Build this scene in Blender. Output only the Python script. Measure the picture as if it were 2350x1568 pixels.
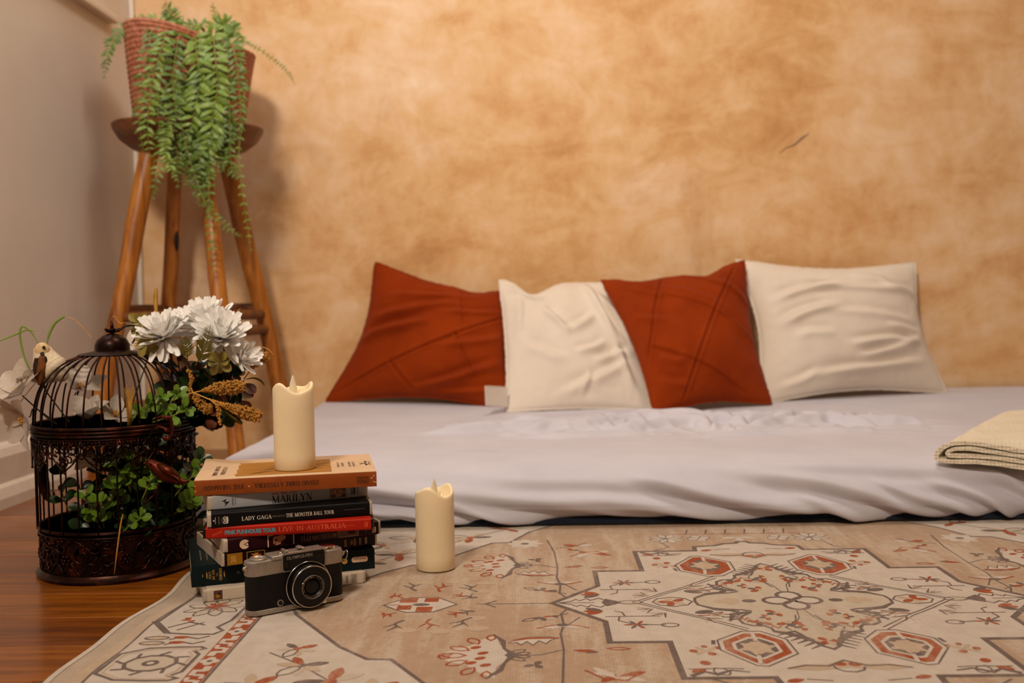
import bpy, bmesh, random
import numpy as np
from math import *
from mathutils import Vector, Matrix, noise
from mathutils.geometry import tessellate_polygon

for _o in list(bpy.data.objects): bpy.data.objects.remove(_o)
sc = bpy.context.scene
COL = sc.collection
rnd = random.Random(7)

# ------------------------------------------------------------------ camera, world, lights, exposure
CAM_H = 0.335; PITCH = radians(2.1); YAW = radians(1.5); ROLL = radians(1.1)
FPX = 35/36*2350
_F = Vector((-sin(YAW)*cos(PITCH), cos(YAW)*cos(PITCH), -sin(PITCH)))
_R0 = Vector((cos(YAW), sin(YAW), 0)); _U0 = _R0.cross(_F)
_R = _R0*cos(ROLL) - _U0*sin(ROLL); _U = _U0*cos(ROLL) + _R0*sin(ROLL)
_C = Vector((0, 0, CAM_H))
cd = bpy.data.cameras.new('camera'); cam = bpy.data.objects.new('camera', cd); COL.objects.link(cam)
cd.lens = 35; cd.sensor_width = 36; cd.sensor_fit = 'HORIZONTAL'; cd.clip_start = 0.02
cam.matrix_world = Matrix(((_R.x, _U.x, -_F.x, 0), (_R.y, _U.y, -_F.y, 0), (_R.z, _U.z, -_F.z, CAM_H), (0, 0, 0, 1)))
cd.dof.use_dof = True; cd.dof.focus_distance = 1.14; cd.dof.aperture_fstop = 5.0
sc.camera = cam

w = bpy.data.worlds.new('world'); sc.world = w; w.use_nodes = True
_bg = w.node_tree.nodes['Background']; _bg.inputs[0].default_value = (0.75, 0.87, 1.0, 1); _bg.inputs[1].default_value = 1.0

def area(name, loc, target, size, power, col, size_y=None, spread=180):
    l = bpy.data.lights.new(name, 'AREA'); l.energy = power; l.spread = radians(spread); l.color = col; l.size = size
    if size_y: l.shape = 'RECTANGLE'; l.size_y = size_y
    o = bpy.data.objects.new(name, l); COL.objects.link(o); o.location = loc
    o.rotation_euler = (Vector(target) - Vector(loc)).to_track_quat('-Z', 'Y').to_euler(); return o
area('key_lamp', (-0.58, -0.55, 2.05), (0.1, 2.42, 0.85), 0.36, 22.5, (1, 0.85, 0.69), None, 105)
area('ceiling_lamp', (0.25, 1.30, 2.52), (0.25, 1.45, 0), 0.55, 18, (1, 0.88, 0.75))
area('room_fill', (0.6, -1.9, 1.6), (0.3, 1.6, 0.35), 1.1, 2.5, (1, 0.84, 0.68))  # broad weak fill added behind the camera, no fixture there
area('window_daylight', (-1.35, 1.72, 1.75), (0.3, 1.9, 0.4), 0.95, 9, (0.82, 0.90, 1.0), 1.0)
sc.view_settings.view_transform = 'Standard'; sc.view_settings.look = 'None'
sc.view_settings.exposure = 0.0; sc.view_settings.gamma = 1.0; sc.view_settings.use_curve_mapping = False
sc.cycles.use_denoising = True
sc.cycles.max_bounces = 8

def at(px, py, Y):
    """world point on the plane y = Y seen at a photograph pixel (used to read real positions off the photo)"""
    r = _F + _R*((px-1175)/FPX) - _U*((py-784)/FPX)
    return _C + r*(Y/r.y)
def onz(px, py, z):
    r = _F + _R*((px-1175)/FPX) - _U*((py-784)/FPX)
    return _C + r*((z-CAM_H)/r.z)

# ------------------------------------------------------------------ materials
def lin(c):
    if isinstance(c, str):
        c = [int(c[i:i+2], 16)/255 for i in (0, 2, 4)]
        c = [x/12.92 if x <= 0.04045 else ((x+0.055)/1.055)**2.4 for x in c]
    return (c[0], c[1], c[2], 1)
class NT:
    def __init__(s, name):
        s.m = bpy.data.materials.new(name); s.m.use_nodes = True; s.t = s.m.node_tree; s.n = s.t.nodes
        s.b = s.n['Principled BSDF']; s.out = s.n['Material Output']
    def node(s, typ, **kw):
        n = s.n.new(typ)
        for k, v in kw.items():
            if k in n.inputs: n.inputs[k].default_value = v
            else: setattr(n, k, v)
        return n
    def link(s, a, b): s.t.links.new(a, b)
    def coord(s, scale=(1, 1, 1), kind='Object'):
        tc = s.node('ShaderNodeTexCoord'); mp = s.node('ShaderNodeMapping'); mp.inputs['Scale'].default_value = scale
        s.link(tc.outputs[kind], mp.inputs['Vector']); return mp.outputs[0]
    def noise(s, scale, detail=4, rough=0.55, vec=None, dist=0):
        n = s.node('ShaderNodeTexNoise'); n.inputs['Scale'].default_value = scale; n.inputs['Detail'].default_value = detail
        n.inputs['Roughness'].default_value = rough; n.inputs['Distortion'].default_value = dist
        if vec is not None: s.link(vec, n.inputs['Vector'])
        return n.outputs['Fac']
    def ramp(s, fac, stops):
        r = s.node('ShaderNodeValToRGB'); e = r.color_ramp.elements
        while len(e) < len(stops): e.new(0.5)
        for i, (p, c) in enumerate(stops): e[i].position = p; e[i].color = lin(c)
        s.link(fac, r.inputs[0]); return r.outputs[0]
    def mix(s, fac, a, b, mode='MIX'):
        m = s.node('ShaderNodeMix', data_type='RGBA', blend_type=mode)
        for sock, v in ((m.inputs[0], fac), (m.inputs[6], a), (m.inputs[7], b)):
            if hasattr(v, 'links') or hasattr(v, 'is_linked'): s.link(v, sock)
            elif isinstance(v, (int, float)): sock.default_value = v
            else: sock.default_value = lin(v)
        return m.outputs[2]
    def math(s, op, a, b=0.0):
        m = s.node('ShaderNodeMath', operation=op)
        for i, v in enumerate((a, b)):
            if isinstance(v, (int, float)): m.inputs[i].default_value = v
            else: s.link(v, m.inputs[i])
        return m.outputs[0]
    def bump(s, h, strength=0.3, dist=0.002):
        b = s.node('ShaderNodeBump'); b.inputs['Strength'].default_value = strength; b.inputs['Distance'].default_value = dist
        s.link(h, b.inputs['Height']); s.link(b.outputs[0], s.b.inputs['Normal'])
    def col(s, c):
        if isinstance(c, (str, tuple, list)): s.b.inputs['Base Color'].default_value = lin(c)
        else: s.link(c, s.b.inputs['Base Color'])
    def set(s, **kw):
        for k, v in kw.items(): s.b.inputs[k.replace('_', ' ')].default_value = v
        return s
MAT = {}
def simple(name, c, rough=0.5, metal=0.0, var=0.12, scale=30, bump=0, **kw):
    """one plain colour with a little procedural unevenness"""
    m = NT(name); v = m.coord()
    f = m.noise(scale, 3, 0.6, v)
    base = lin(c)
    lo = tuple(x*(1-var) for x in base[:3]); hi = tuple(min(1, x*(1+var)) for x in base[:3])
    m.col(m.ramp(f, [(0.3, lo), (0.7, hi)])); m.set(Roughness=rough, Metallic=metal)
    if metal == 0 and rough > 0.2 and 'Specular_IOR_Level' not in kw: m.set(Specular_IOR_Level=0.3)
    for k, x in kw.items(): m.b.inputs[k.replace('_', ' ')].default_value = x
    if bump: m.bump(f, bump, 0.002)
    MAT[name] = m.m; return m.m

def make_materials():
    # plaster
    m = NT('ochre_plaster'); v = m.coord()
    n1 = m.noise(2.3, 7, 0.62, v, 0.5); n2 = m.noise(6.5, 7, 0.66, m.coord((0.8, 1, 1.5)), 0.8); n3 = m.noise(24, 5, 0.66, m.coord((1.1, 1, 0.7)), 0.4)
    s = m.math('ADD', m.math('MULTIPLY', n1, 0.48), m.math('MULTIPLY', n2, 0.34)); s = m.math('ADD', s, m.math('MULTIPLY', n3, 0.18))
    c = m.ramp(s, [(0.35, 'b58350'), (0.43, 'c99a66'), (0.50, 'd5ad7e'), (0.57, 'ddbb96'), (0.67, 'e8d0b2')])
    n4 = m.noise(3.6, 5, 0.7, m.coord((1, 1, 0.7)), 0.6)
    st = m.ramp(n4, [(0.62, (0, 0, 0)), (0.75, (1, 1, 1))])
    c = m.mix(m.math('MULTIPLY', st, 0.55), c, 'ba8c5c'); m.col(c); m.set(Roughness=0.85)
    m.bump(m.math('ADD', n3, m.math('MULTIPLY', n2, 1.5)), 0.25, 0.003); MAT['plaster'] = m.m
    # white wall
    m = NT('white_wall_paint'); v = m.coord(); f = m.noise(3, 5, 0.6, v)
    m.col(m.ramp(f, [(0.35, 'd8cfc5'), (0.65, 'e2d9cf')])); m.set(Roughness=0.6); m.bump(m.noise(40, 3, 0.5, v), 0.05, 0.002); MAT['white_wall'] = m.m
    simple('white_paint', 'ddd3c6', 0.45, var=0.06); simple('ceiling_paint', 'd8d0c6', 0.8, var=0.03); simple('far_wall_paint', 'b89468', 0.8, var=0.06)
    # floor wood
    for i, (a, b, cc) in enumerate((('4c2509', '80440d', 'a05c13'), ('45210a', '753c0d', '944f11'), ('522a0a', '884a0f', 'a96516'))):
        m = NT('floor_wood_%d' % i); v = m.coord((2.2, 26, 1)); f = m.noise(2.4 + i*0.3, 6, 0.62, v, 0.6); g = m.noise(1.6, 3, 0.5, m.coord((1.0, 5, 1)))
        s = m.math('ADD', m.math('MULTIPLY', f, 0.6), m.math('MULTIPLY', g, 0.4))
        m.col(m.ramp(s, [(0.32, a), (0.5, b), (0.68, cc)]))
        m.b.inputs['Roughness'].default_value = 0.28; m.b.inputs['Coat Weight'].default_value = 0.3; m.b.inputs['Coat Roughness'].default_value = 0.15
        m.bump(f, 0.06, 0.002); MAT['floor%d' % i] = m.m
    # fabric
    def cloth(name, c1, c2, bump=0.25, sc_=260, rough=0.95, sheen=0.2):
        m = NT(name); v = m.coord(); f = m.noise(9, 4, 0.6, v)
        wv = m.node('ShaderNodeTexWave', bands_direction='DIAGONAL'); wv.inputs['Scale'].default_value = sc_; m.link(v, wv.inputs['Vector'])
        m.col(m.ramp(f, [(0.3, c1), (0.7, c2)])); m.set(Roughness=rough, Specular_IOR_Level=0.1); m.b.inputs['Sheen Weight'].default_value = sheen
        m.bump(m.math('ADD', m.math('MULTIPLY', wv.outputs[1], 0.3), m.noise(500, 2, 0.5, v)), bump, 0.0006); MAT[name] = m.m
    cloth('rust_cloth', '7c2904', '8e3405', sheen=0.04); cloth('cream_cloth', 'd2c5b6', 'dcd1c3', sheen=0.1)
    cloth('sheet_cloth', 'bfbcc6', 'c8c5ce', sheen=0.1); cloth('navy_cloth', '101622', '1a2233'); cloth('tag_cloth', 'd9ccbd', 'e4dace')
    # knit
    m = NT('cream_knit'); v = m.coord()
    w1 = m.node('ShaderNodeTexVoronoi'); w1.inputs['Scale'].default_value = 210; w1.inputs['Randomness'].default_value = 0.25; m.link(v, w1.inputs['Vector'])
    m.col(m.ramp(w1.outputs[0], [(0.1, 'eae0cc'), (0.8, 'd4c6aa')])); m.set(Roughness=0.95)
    m.bump(m.math('SUBTRACT', 1.0, w1.outputs[0]), 0.9, 0.0025); MAT['knit'] = m.m
    # rug yarns
    def rug(name, c1, c2, fade, amt, streak=0.0):
        m = NT(name); v = m.coord(); f = m.noise(55, 3, 0.6, v)
        base = m.ramp(f, [(0.3, c1), (0.7, c2)])
        s1 = m.noise(1.0, 4, 0.65, m.coord((48, 7, 1))); s2 = m.noise(4.2, 4, 0.6, v); s3 = m.noise(160, 3, 0.7, v)
        k = m.math('ADD', m.math('MULTIPLY', s1, 0.42), m.math('ADD', m.math('MULTIPLY', s2, 0.36), m.math('MULTIPLY', s3, 0.22)))
        fm = m.ramp(k, [(0.50 - streak, (0, 0, 0)), (0.60 - streak, (1, 1, 1))])
        m.col(m.mix(m.math('MULTIPLY', fm, amt), base, fade)); m.set(Roughness=0.95)
        wv = m.node('ShaderNodeTexWave', bands_direction='X'); wv.inputs['Scale'].default_value = 105; m.link(v, wv.inputs['Vector'])
        m.bump(m.math('ADD', wv.outputs[1], m.math('MULTIPLY', f, 0.4)), 0.3, 0.0008); MAT[name] = m.m
    rug('rug_tan', '9f856d', 'aa9078', 'b9a996', 0.75, 0.03); rug('rug_cream', 'b6a99b', 'c1b5a8', 'ad9d8b', 0.3)
    rug('rug_grey', '5f5049', '6c5c54', 'a8978a', 0.4); rug('rug_rust', '8c3f1b', '9a4b26', 'b3957d', 0.5, 0.015)
    rug('rug_beige', 'ab957d', 'b59f88', 'bdab96', 0.5); rug('rug_hem', 'a3907c', 'ad9b87', 'c2b4a2', 0.4)
    rug('rug_pale', 'b0a28f', 'baac9a', 'a4937f', 0.35)
    # timber of the stool
    m = NT('stool_timber'); v = m.coord((24, 24, 1.6)); f = m.noise(2.2, 6, 0.62, v, 0.8)
    m.col(m.ramp(f, [(0.3, '613409'), (0.48, '9c5a18'), (0.66, 'bb7a2c')])); m.set(Roughness=0.42); m.bump(f, 0.1, 0.002); MAT['timber'] = m.m
    m = NT('dark_timber'); v = m.coord((5, 22, 22)); f = m.noise(2.2, 6, 0.62, v, 0.8)
    m.col(m.ramp(f, [(0.3, '3f2009'), (0.6, '7a4518')])); m.set(Roughness=0.5); MAT['dark_timber'] = m.m
    simple('knot', '1c0f07', 0.7)
    # basket
    m = NT('terracotta_rattan'); v = m.coord(); f = m.noise(25, 4, 0.6, v)
    br = m.node('ShaderNodeTexVoronoi'); br.inputs['Scale'].default_value = 120; m.link(m.coord((1, 1, 0.55)), br.inputs['Vector'])
    m.col(m.ramp(m.math('ADD', m.math('MULTIPLY', br.outputs[0], 0.4), m.math('MULTIPLY', f, 0.6)), [(0.3, '8a4a2c'), (0.55, 'ab6544'), (0.8, 'c48a6a')])); m.set(Roughness=0.65)
    m.bump(br.outputs[0], 0.8, 0.004); MAT['rattan'] = m.m
    simple('soil', '2a1c12', 0.95)
    # leaves
    def leaf(name, c1, c2, rough=0.35, tr=0.15, sp=0.5):
        m = NT(name); v = m.coord(); f = m.noise(14, 3, 0.6, v)
        m.col(m.ramp(f, [(0.3, c1), (0.7, c2)])); m.set(Roughness=rough); m.b.inputs['Specular IOR Level'].default_value = sp
        if tr:
            t = m.node('ShaderNodeBsdfTranslucent'); m.link(m.ramp(f, [(0.3, c1), (0.7, c2)]), t.inputs[0])
            a = m.node('ShaderNodeMixShader'); a.inputs[0].default_value = tr
            m.link(m.b.outputs[0], a.inputs[1]); m.link(t.outputs[0], a.inputs[2]); m.link(a.outputs[0], m.out.inputs[0])
        MAT[name] = m.m
    leaf('fern_green', '3c5816', '6f8a2e', 0.4, 0.15); leaf('fern_light', '5f7c22', '8aa23c', 0.4, 0.15)
    leaf('fern_stem', '6f7a2c', '8b8c3a', 0.5, 0); leaf('box_green', '44640f', '72922a', 0.34, 0.12); leaf('box_dark', '14260c', '24401a', 0.35, 0.05)  # the dark box leaf has the shade of the cage interior in its colour
    leaf('olive_leaf', '7a6a26', '9a8a3c', 0.4, 0.1); leaf('olive_fern', '40370c', '5e5016', 0.6, 0, 0.08); leaf('grass_green', '6d8c2a', '8fae3c', 0.5, 0.2)
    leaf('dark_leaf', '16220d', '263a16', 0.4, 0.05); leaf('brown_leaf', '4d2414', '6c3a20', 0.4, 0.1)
    leaf('petal_white', 'ebe8e3', 'f3f0eb', 0.7, 0.1, 0.2); leaf('lily_white', 'c6b8a8', 'd6cabc', 0.7, 0.25, 0.2)
    simple('seed_gold', 'a8752c', 0.6, var=0.35, scale=300); simple('straw', 'b98a3c', 0.5, var=0.2, scale=80); simple('pollen', 'c98a22', 0.7)
    simple('stem_dark', '2c2413', 0.6)
    # cage metal
    m = NT('bronze_metal'); v = m.coord(); f = m.noise(45, 4, 0.65, v)
    m.col(m.ramp(f, [(0.35, '140805'), (0.55, '2e140b'), (0.78, '6e331c')])); m.set(Roughness=0.34, Metallic=0.85); m.bump(f, 0.12, 0.002); MAT['bronze'] = m.m
    simple('copper_metal', '54200f', 0.4, 0.85, var=0.5, scale=70)
    # candle wax
    m = NT('ivory_wax'); f = m.noise(20, 3, 0.5, m.coord()); m.col(m.ramp(f, [(0.3, 'ead6ae'), (0.7, 'efddb8')])); m.set(Roughness=0.5)
    m.b.inputs['Subsurface Weight'].default_value = 0.35; m.b.inputs['Subsurface Radius'].default_value = (0.012, 0.008, 0.004); m.b.inputs['Subsurface Scale'].default_value = 0.6; MAT['wax'] = m.m
    m = NT('flame_plastic'); f = m.noise(60, 2, 0.5, m.coord()); m.col(m.ramp(f, [(0.3, 'f0e2c0'), (0.7, 'f6ead0')])); m.set(Roughness=0.3); m.b.inputs['Transmission Weight'].default_value = 0.25; MAT['flame'] = m.m
    # books and cases
    simple('dull_white_ink', '8f8577', 0.5, var=.1); simple('orange_cover', '8b410b', 0.45, var=0.12, scale=40); simple('cream_cover', 'd6b592', 0.5, var=0.06, scale=25); simple('page_paper', 'c9b48f', 0.85, var=0.25, scale=200)
    simple('ochre_print', 'a8732f', 0.55, var=0.15, scale=25); simple('brown_ink', '4c2a10', 0.6); simple('dark_ink', '2a1710', 0.6)
    m = NT('case_plastic'); f = m.noise(18, 3, 0.6, m.coord()); m.col(m.ramp(f, [(0.3, 'a89a88'), (0.7, 'bcae9c')])); m.set(Roughness=0.35)
    MAT['case_plastic'] = m.m
    simple('black_plastic', '0d0b0a', 0.35, var=0.2)
    def sleeve(name, c, var=0.12): simple(name, c, 0.42, var=var, scale=22, Specular_IOR_Level=0.14)
    sleeve('silver_print', 'a6a7aa'); sleeve('black_print', '0c0a0a', 0.3); sleeve('red_print', 'a51f0d', 0.15); sleeve('purple_print', '2b0e12', 0.35); sleeve('brown_print', '22100a', 0.4)
    sleeve('teal_cover', '0a1a1d', 0.2); sleeve('white_print', 'cdbba6', 0.05)
    for n, c in (('white_ink', 'd8cbbb'), ('black_ink', '141110'), ('red_ink', '9c2f22'), ('cyan_ink', '4f94a3'), ('rust_ink', 'd2512f'), ('gold_ink', 'c09445'), ('grey_ink', '6f665c'),
                 ('peach_ink', 'c27e5c'), ('fawn_ink', '8f7458'), ('mustard_ink', 'a06c1c'), ('sepia_ink', '5a3a28'), ('pale_ink', 'e3c2a0'), ('flame_ink', 'cf7a34')):
        simple(n, c, 0.45, var=0.08, scale=60)
    # camera
    simple('chrome', 'a0968a', 0.38, 0.7, var=0.12, scale=90); simple('bright_chrome', 'd8d2c8', 0.16, 1.0, var=0.05)
    simple('leatherette', '110d0a', 0.65, var=0.35, scale=900, bump=0.3, Specular_IOR_Level=0.2); simple('black_metal', '070606', 0.42, var=0.2); simple('lens_glass', '020202', 0.22, var=0.1)
    simple('tarnish', '9c8450', 0.5, 0.4, var=0.2)
    # bird
    m = NT('bird_feather'); v = m.coord(); f = m.noise(60, 4, 0.6, v); m.col(m.ramp(f, [(0.3, 'c9b596'), (0.7, 'dccbb0')])); m.set(Roughness=0.9); m.bump(m.noise(240, 3, 0.6, v), 0.5, 0.002); MAT['bird_white'] = m.m
    simple('bird_yellow', 'd0b283', 0.9, var=0.2, scale=90); simple('bird_brown', '6b3c16', 0.8, var=0.4, scale=120); simple('bird_dark', '2a160a', 0.8, var=0.3); simple('eye_black', '050404', 0.15)
    simple('window_frame_paint', 'd8cfc2', 0.5, var=0.05)
    g = NT('window_glass'); tr = g.node('ShaderNodeBsdfTransparent'); mx = g.node('ShaderNodeMixShader'); mx.inputs[0].default_value = 0.08
    gl = g.node('ShaderNodeBsdfGlossy'); gl.inputs['Roughness'].default_value = 0.03
    g.link(tr.outputs[0], mx.inputs[1]); g.link(gl.outputs[0], mx.inputs[2]); g.link(mx.outputs[0], g.out.inputs[0]); MAT['glass'] = g.m
make_materials()

# ------------------------------------------------------------------ mesh building
class MB:
    def __init__(s): s.v = []; s.f = []; s.mi = []
    def add(s, verts, faces, mi=0, M=None):
        o = len(s.v)
        if M is not None: verts = [M @ Vector(p) for p in verts]
        s.v.extend([tuple(p) for p in verts]); s.f.extend([tuple(i+o for i in f) for f in faces]); s.mi.extend([mi]*len(faces)); return s
    def box(s, x0, x1, y0, y1, z0, z1, mi=0, M=None):
        return s.add([(x0, y0, z0), (x1, y0, z0), (x1, y1, z0), (x0, y1, z0), (x0, y0, z1), (x1, y0, z1), (x1, y1, z1), (x0, y1, z1)],
                     [(0, 3, 2, 1), (4, 5, 6, 7), (0, 1, 5, 4), (1, 2, 6, 5), (2, 3, 7, 6), (3, 0, 4, 7)], mi, M)
    def rbox(s, x0, x1, y0, y1, z0, z1, r=0.001, seg=2, mi=0, M=None, edges=None):
        bm = bmesh.new(); bmesh.ops.create_cube(bm, size=1)
        for v in bm.verts: v.co = ((x0+x1)/2+v.co.x*(x1-x0), (y0+y1)/2+v.co.y*(y1-y0), (z0+z1)/2+v.co.z*(z1-z0))
        es = [e for e in bm.edges if edges is None or edges((e.verts[1].co-e.verts[0].co), (e.verts[0].co+e.verts[1].co)/2)]
        bmesh.ops.bevel(bm, geom=es, offset=r, segments=seg, profile=0.5, affect='EDGES')
        bm.verts.index_update(); s.add([v.co.copy() for v in bm.verts], [[v.index for v in f.verts] for f in bm.faces], mi, M); bm.free(); return s
    def lathe(s, prof, seg=32, c=(0, 0, 0), mi=0, M=None, fn=None, close=False):
        vs = []; fs = []; n = len(prof)
        for i in range(seg):
            a = 2*pi*i/seg
            for (r, z) in prof:
                p = Vector((c[0]+r*cos(a), c[1]+r*sin(a), c[2]+z)); vs.append(fn(p, a) if fn else p)
        for i in range(seg):
            j = (i+1) % seg
            for k in range(n-1): fs.append((i*n+k, j*n+k, j*n+k+1, i*n+k+1))
            if close: fs.append((i*n+n-1, j*n+n-1, j*n, i*n))
        if not close:
            for k in (0, n-1):
                if prof[k][0] > 1e-6:
                    ring = [i*n+k for i in range(seg)]; fs.append(tuple(ring if k else ring[::-1]))
        return s.add(vs, fs, mi, M)
    def tube(s, pts, r, seg=8, mi=0, M=None, cap=True, closed=False):
        pts = [Vector(p) for p in pts]; n = len(pts); rs = r if isinstance(r, (list, tuple)) else [r]*n
        vs = []; fs = []; up = None
        for i in range(n):
            if closed: t = pts[(i+1) % n]-pts[i-1]
            else: t = pts[min(i+1, n-1)]-pts[max(i-1, 0)]
            if t.length < 1e-9: t = Vector((0, 0, 1))
            t.normalize()
            if up is None:
                up = Vector((0, 0, 1)) if abs(t.z) < 0.9 else Vector((1, 0, 0))
            a = t.cross(up)
            if a.length < 1e-6: a = t.cross(Vector((1, 0.3, 0.2)))
            a.normalize(); b = a.cross(t); up = b
            for k in range(seg):
                q = 2*pi*k/seg; vs.append(pts[i]+(a*cos(q)+b*sin(q))*rs[i])
        for i in range(n if closed else n-1):
            j = (i+1) % n
            for k in range(seg): fs.append((i*seg+k, i*seg+(k+1) % seg, j*seg+(k+1) % seg, j*seg+k))
        if cap and not closed: fs.append(tuple(range(seg))[::-1]); fs.append(tuple((n-1)*seg+k for k in range(seg)))
        return s.add(vs, fs, mi, M)
    def ball(s, c, r, seg=12, rings=8, mi=0, M=None):
        r = r if isinstance(r, (list, tuple)) else (r, r, r)
        vs = [(c[0], c[1], c[2]-r[2])]; fs = []
        for i in range(1, rings):
            a = pi*i/rings
            for k in range(seg):
                q = 2*pi*k/seg; vs.append((c[0]+r[0]*sin(a)*cos(q), c[1]+r[1]*sin(a)*sin(q), c[2]-r[2]*cos(a)))
        vs.append((c[0], c[1], c[2]+r[2])); L = len(vs)-1
        for k in range(seg):
            fs.append((0, 1+(k+1) % seg, 1+k)); fs.append((L, L-seg+k, L-seg+(k+1) % seg))
        for i in range(rings-2):
            for k in range(seg): fs.append((1+i*seg+k, 1+i*seg+(k+1) % seg, 1+(i+1)*seg+(k+1) % seg, 1+(i+1)*seg+k))
        return s.add(vs, fs, mi, M)
    def grid(s, fn, nu, nv, mi=0, M=None):
        vs = [fn(i/nu, j/nv) for i in range(nu+1) for j in range(nv+1)]
        fs = [(i*(nv+1)+j, (i+1)*(nv+1)+j, (i+1)*(nv+1)+j+1, i*(nv+1)+j+1) for i in range(nu) for j in range(nv)]
        return s.add(vs, fs, mi, M)
    def prism(s, poly, z0, z1, mi=0, M=None):
        """flat polygon (any outline) with thickness, between local z0 and z1"""
        n = len(poly); tri = tessellate_polygon([[Vector((p[0], p[1], 0)) for p in poly]])
        ar = sum(poly[i][0]*poly[(i+1) % n][1]-poly[(i+1) % n][0]*poly[i][1] for i in range(n))
        vs = [(p[0], p[1], z0) for p in poly]+[(p[0], p[1], z1) for p in poly]; fs = []
        for t in tri:
            a, b, c = t; d = (poly[b][0]-poly[a][0])*(poly[c][1]-poly[a][1])-(poly[c][0]-poly[a][0])*(poly[b][1]-poly[a][1])
            if d < 0: b, c = c, b
            fs.append((a+n, b+n, c+n))
            if z0 != z1: fs.append((a, c, b))
        if z0 == z1: vs = vs[n:]; fs = [tuple(i-n for i in f) for f in fs]
        else:
            for i in range(n):
                j = (i+1) % n; fs.append((i, j, j+n, i+n) if ar > 0 else (j, i, i+n, j+n))
        return s.add(vs, fs, mi, M)
    def mesh(s, name, mats, smooth=False):
        me = bpy.data.meshes.new(name); me.from_pydata(s.v, [], s.f)
        for m in (mats if isinstance(mats, (list, tuple)) else [mats]): me.materials.append(MAT[m] if isinstance(m, str) else m)
        if max(s.mi or [0]): me.polygons.foreach_set('material_index', s.mi)
        if smooth:
            me.polygons.foreach_set('use_smooth', [True]*len(me.polygons))
            if smooth != True: me.set_sharp_from_angle(angle=radians(smooth))
        me.update(); return me
    def build(s, name, mats, parent=None, smooth=False, world=False, kind=None, label=None):
        if world and parent is not None:
            Mi = parent.matrix_basis.inverted()
            if parent.parent is not None: Mi = Mi @ parent.parent.matrix_basis.inverted()
            s.v = [tuple(Mi @ Vector(p)) for p in s.v]
        o = bpy.data.objects.new(name, s.mesh(name, mats, smooth)); COL.objects.link(o)
        if parent is not None: o.parent = parent
        if kind: o['kind'] = kind
        if label: o['label'] = label
        return o
def tag(o, label=None, cat=None, group=None, kind=None):
    if label: o['label'] = label
    if cat: o['category'] = cat
    if group: o['group'] = group
    if kind: o['kind'] = kind
    return o
def thing(name, label, cat, loc=(0, 0, 0), rotz=0, group=None):
    o = bpy.data.objects.new(name, None); COL.objects.link(o); o.location = loc; o.rotation_euler = (0, 0, rotz)
    o.empty_display_size = 0.02
    o.matrix_basis = Matrix.Translation(loc) @ Matrix.Rotation(rotz, 4, 'Z')
    return tag(o, label, cat, group)
def struct(o): o['kind'] = 'structure'; return o
def dup(ob, parent, M=None):
    c = ob.copy(); COL.objects.link(c); c.parent = parent
    if M is not None: c.matrix_basis = M
    return c
def frame(origin, zdir, xdir=(1, 0, 0), scale=1.0):
    z = Vector(zdir).normalized(); x = Vector(xdir); x = x - z*x.dot(z)
    if x.length < 1e-5: x = z.orthogonal()
    x.normalize(); y = z.cross(x); o = Vector(origin)
    return Matrix(((x.x*scale, y.x*scale, z.x*scale, o.x), (x.y*scale, y.y*scale, z.y*scale, o.y), (x.z*scale, y.z*scale, z.z*scale, o.z), (0, 0, 0, 1)))
def bez(pts, n):
    """smooth curve through points (Catmull-Rom)"""
    P = [Vector(p) for p in pts]; P = [2*P[0]-P[1]]+P+[2*P[-1]-P[-2]]; out = []
    m = len(P)-3
    for i in range(n+1):
        u = i/n*m; k = min(int(u), m-1); t = u-k; a, b, c, d = P[k:k+4]
        out.append(0.5*((2*b)+(c-a)*t+(2*a-5*b+4*c-d)*t*t+(3*b-a-3*c+d)*t**3))
    return out
def sstep(a, b, x):
    t = max(0, min(1, (x-a)/(b-a))); return t*t*(3-2*t)

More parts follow.
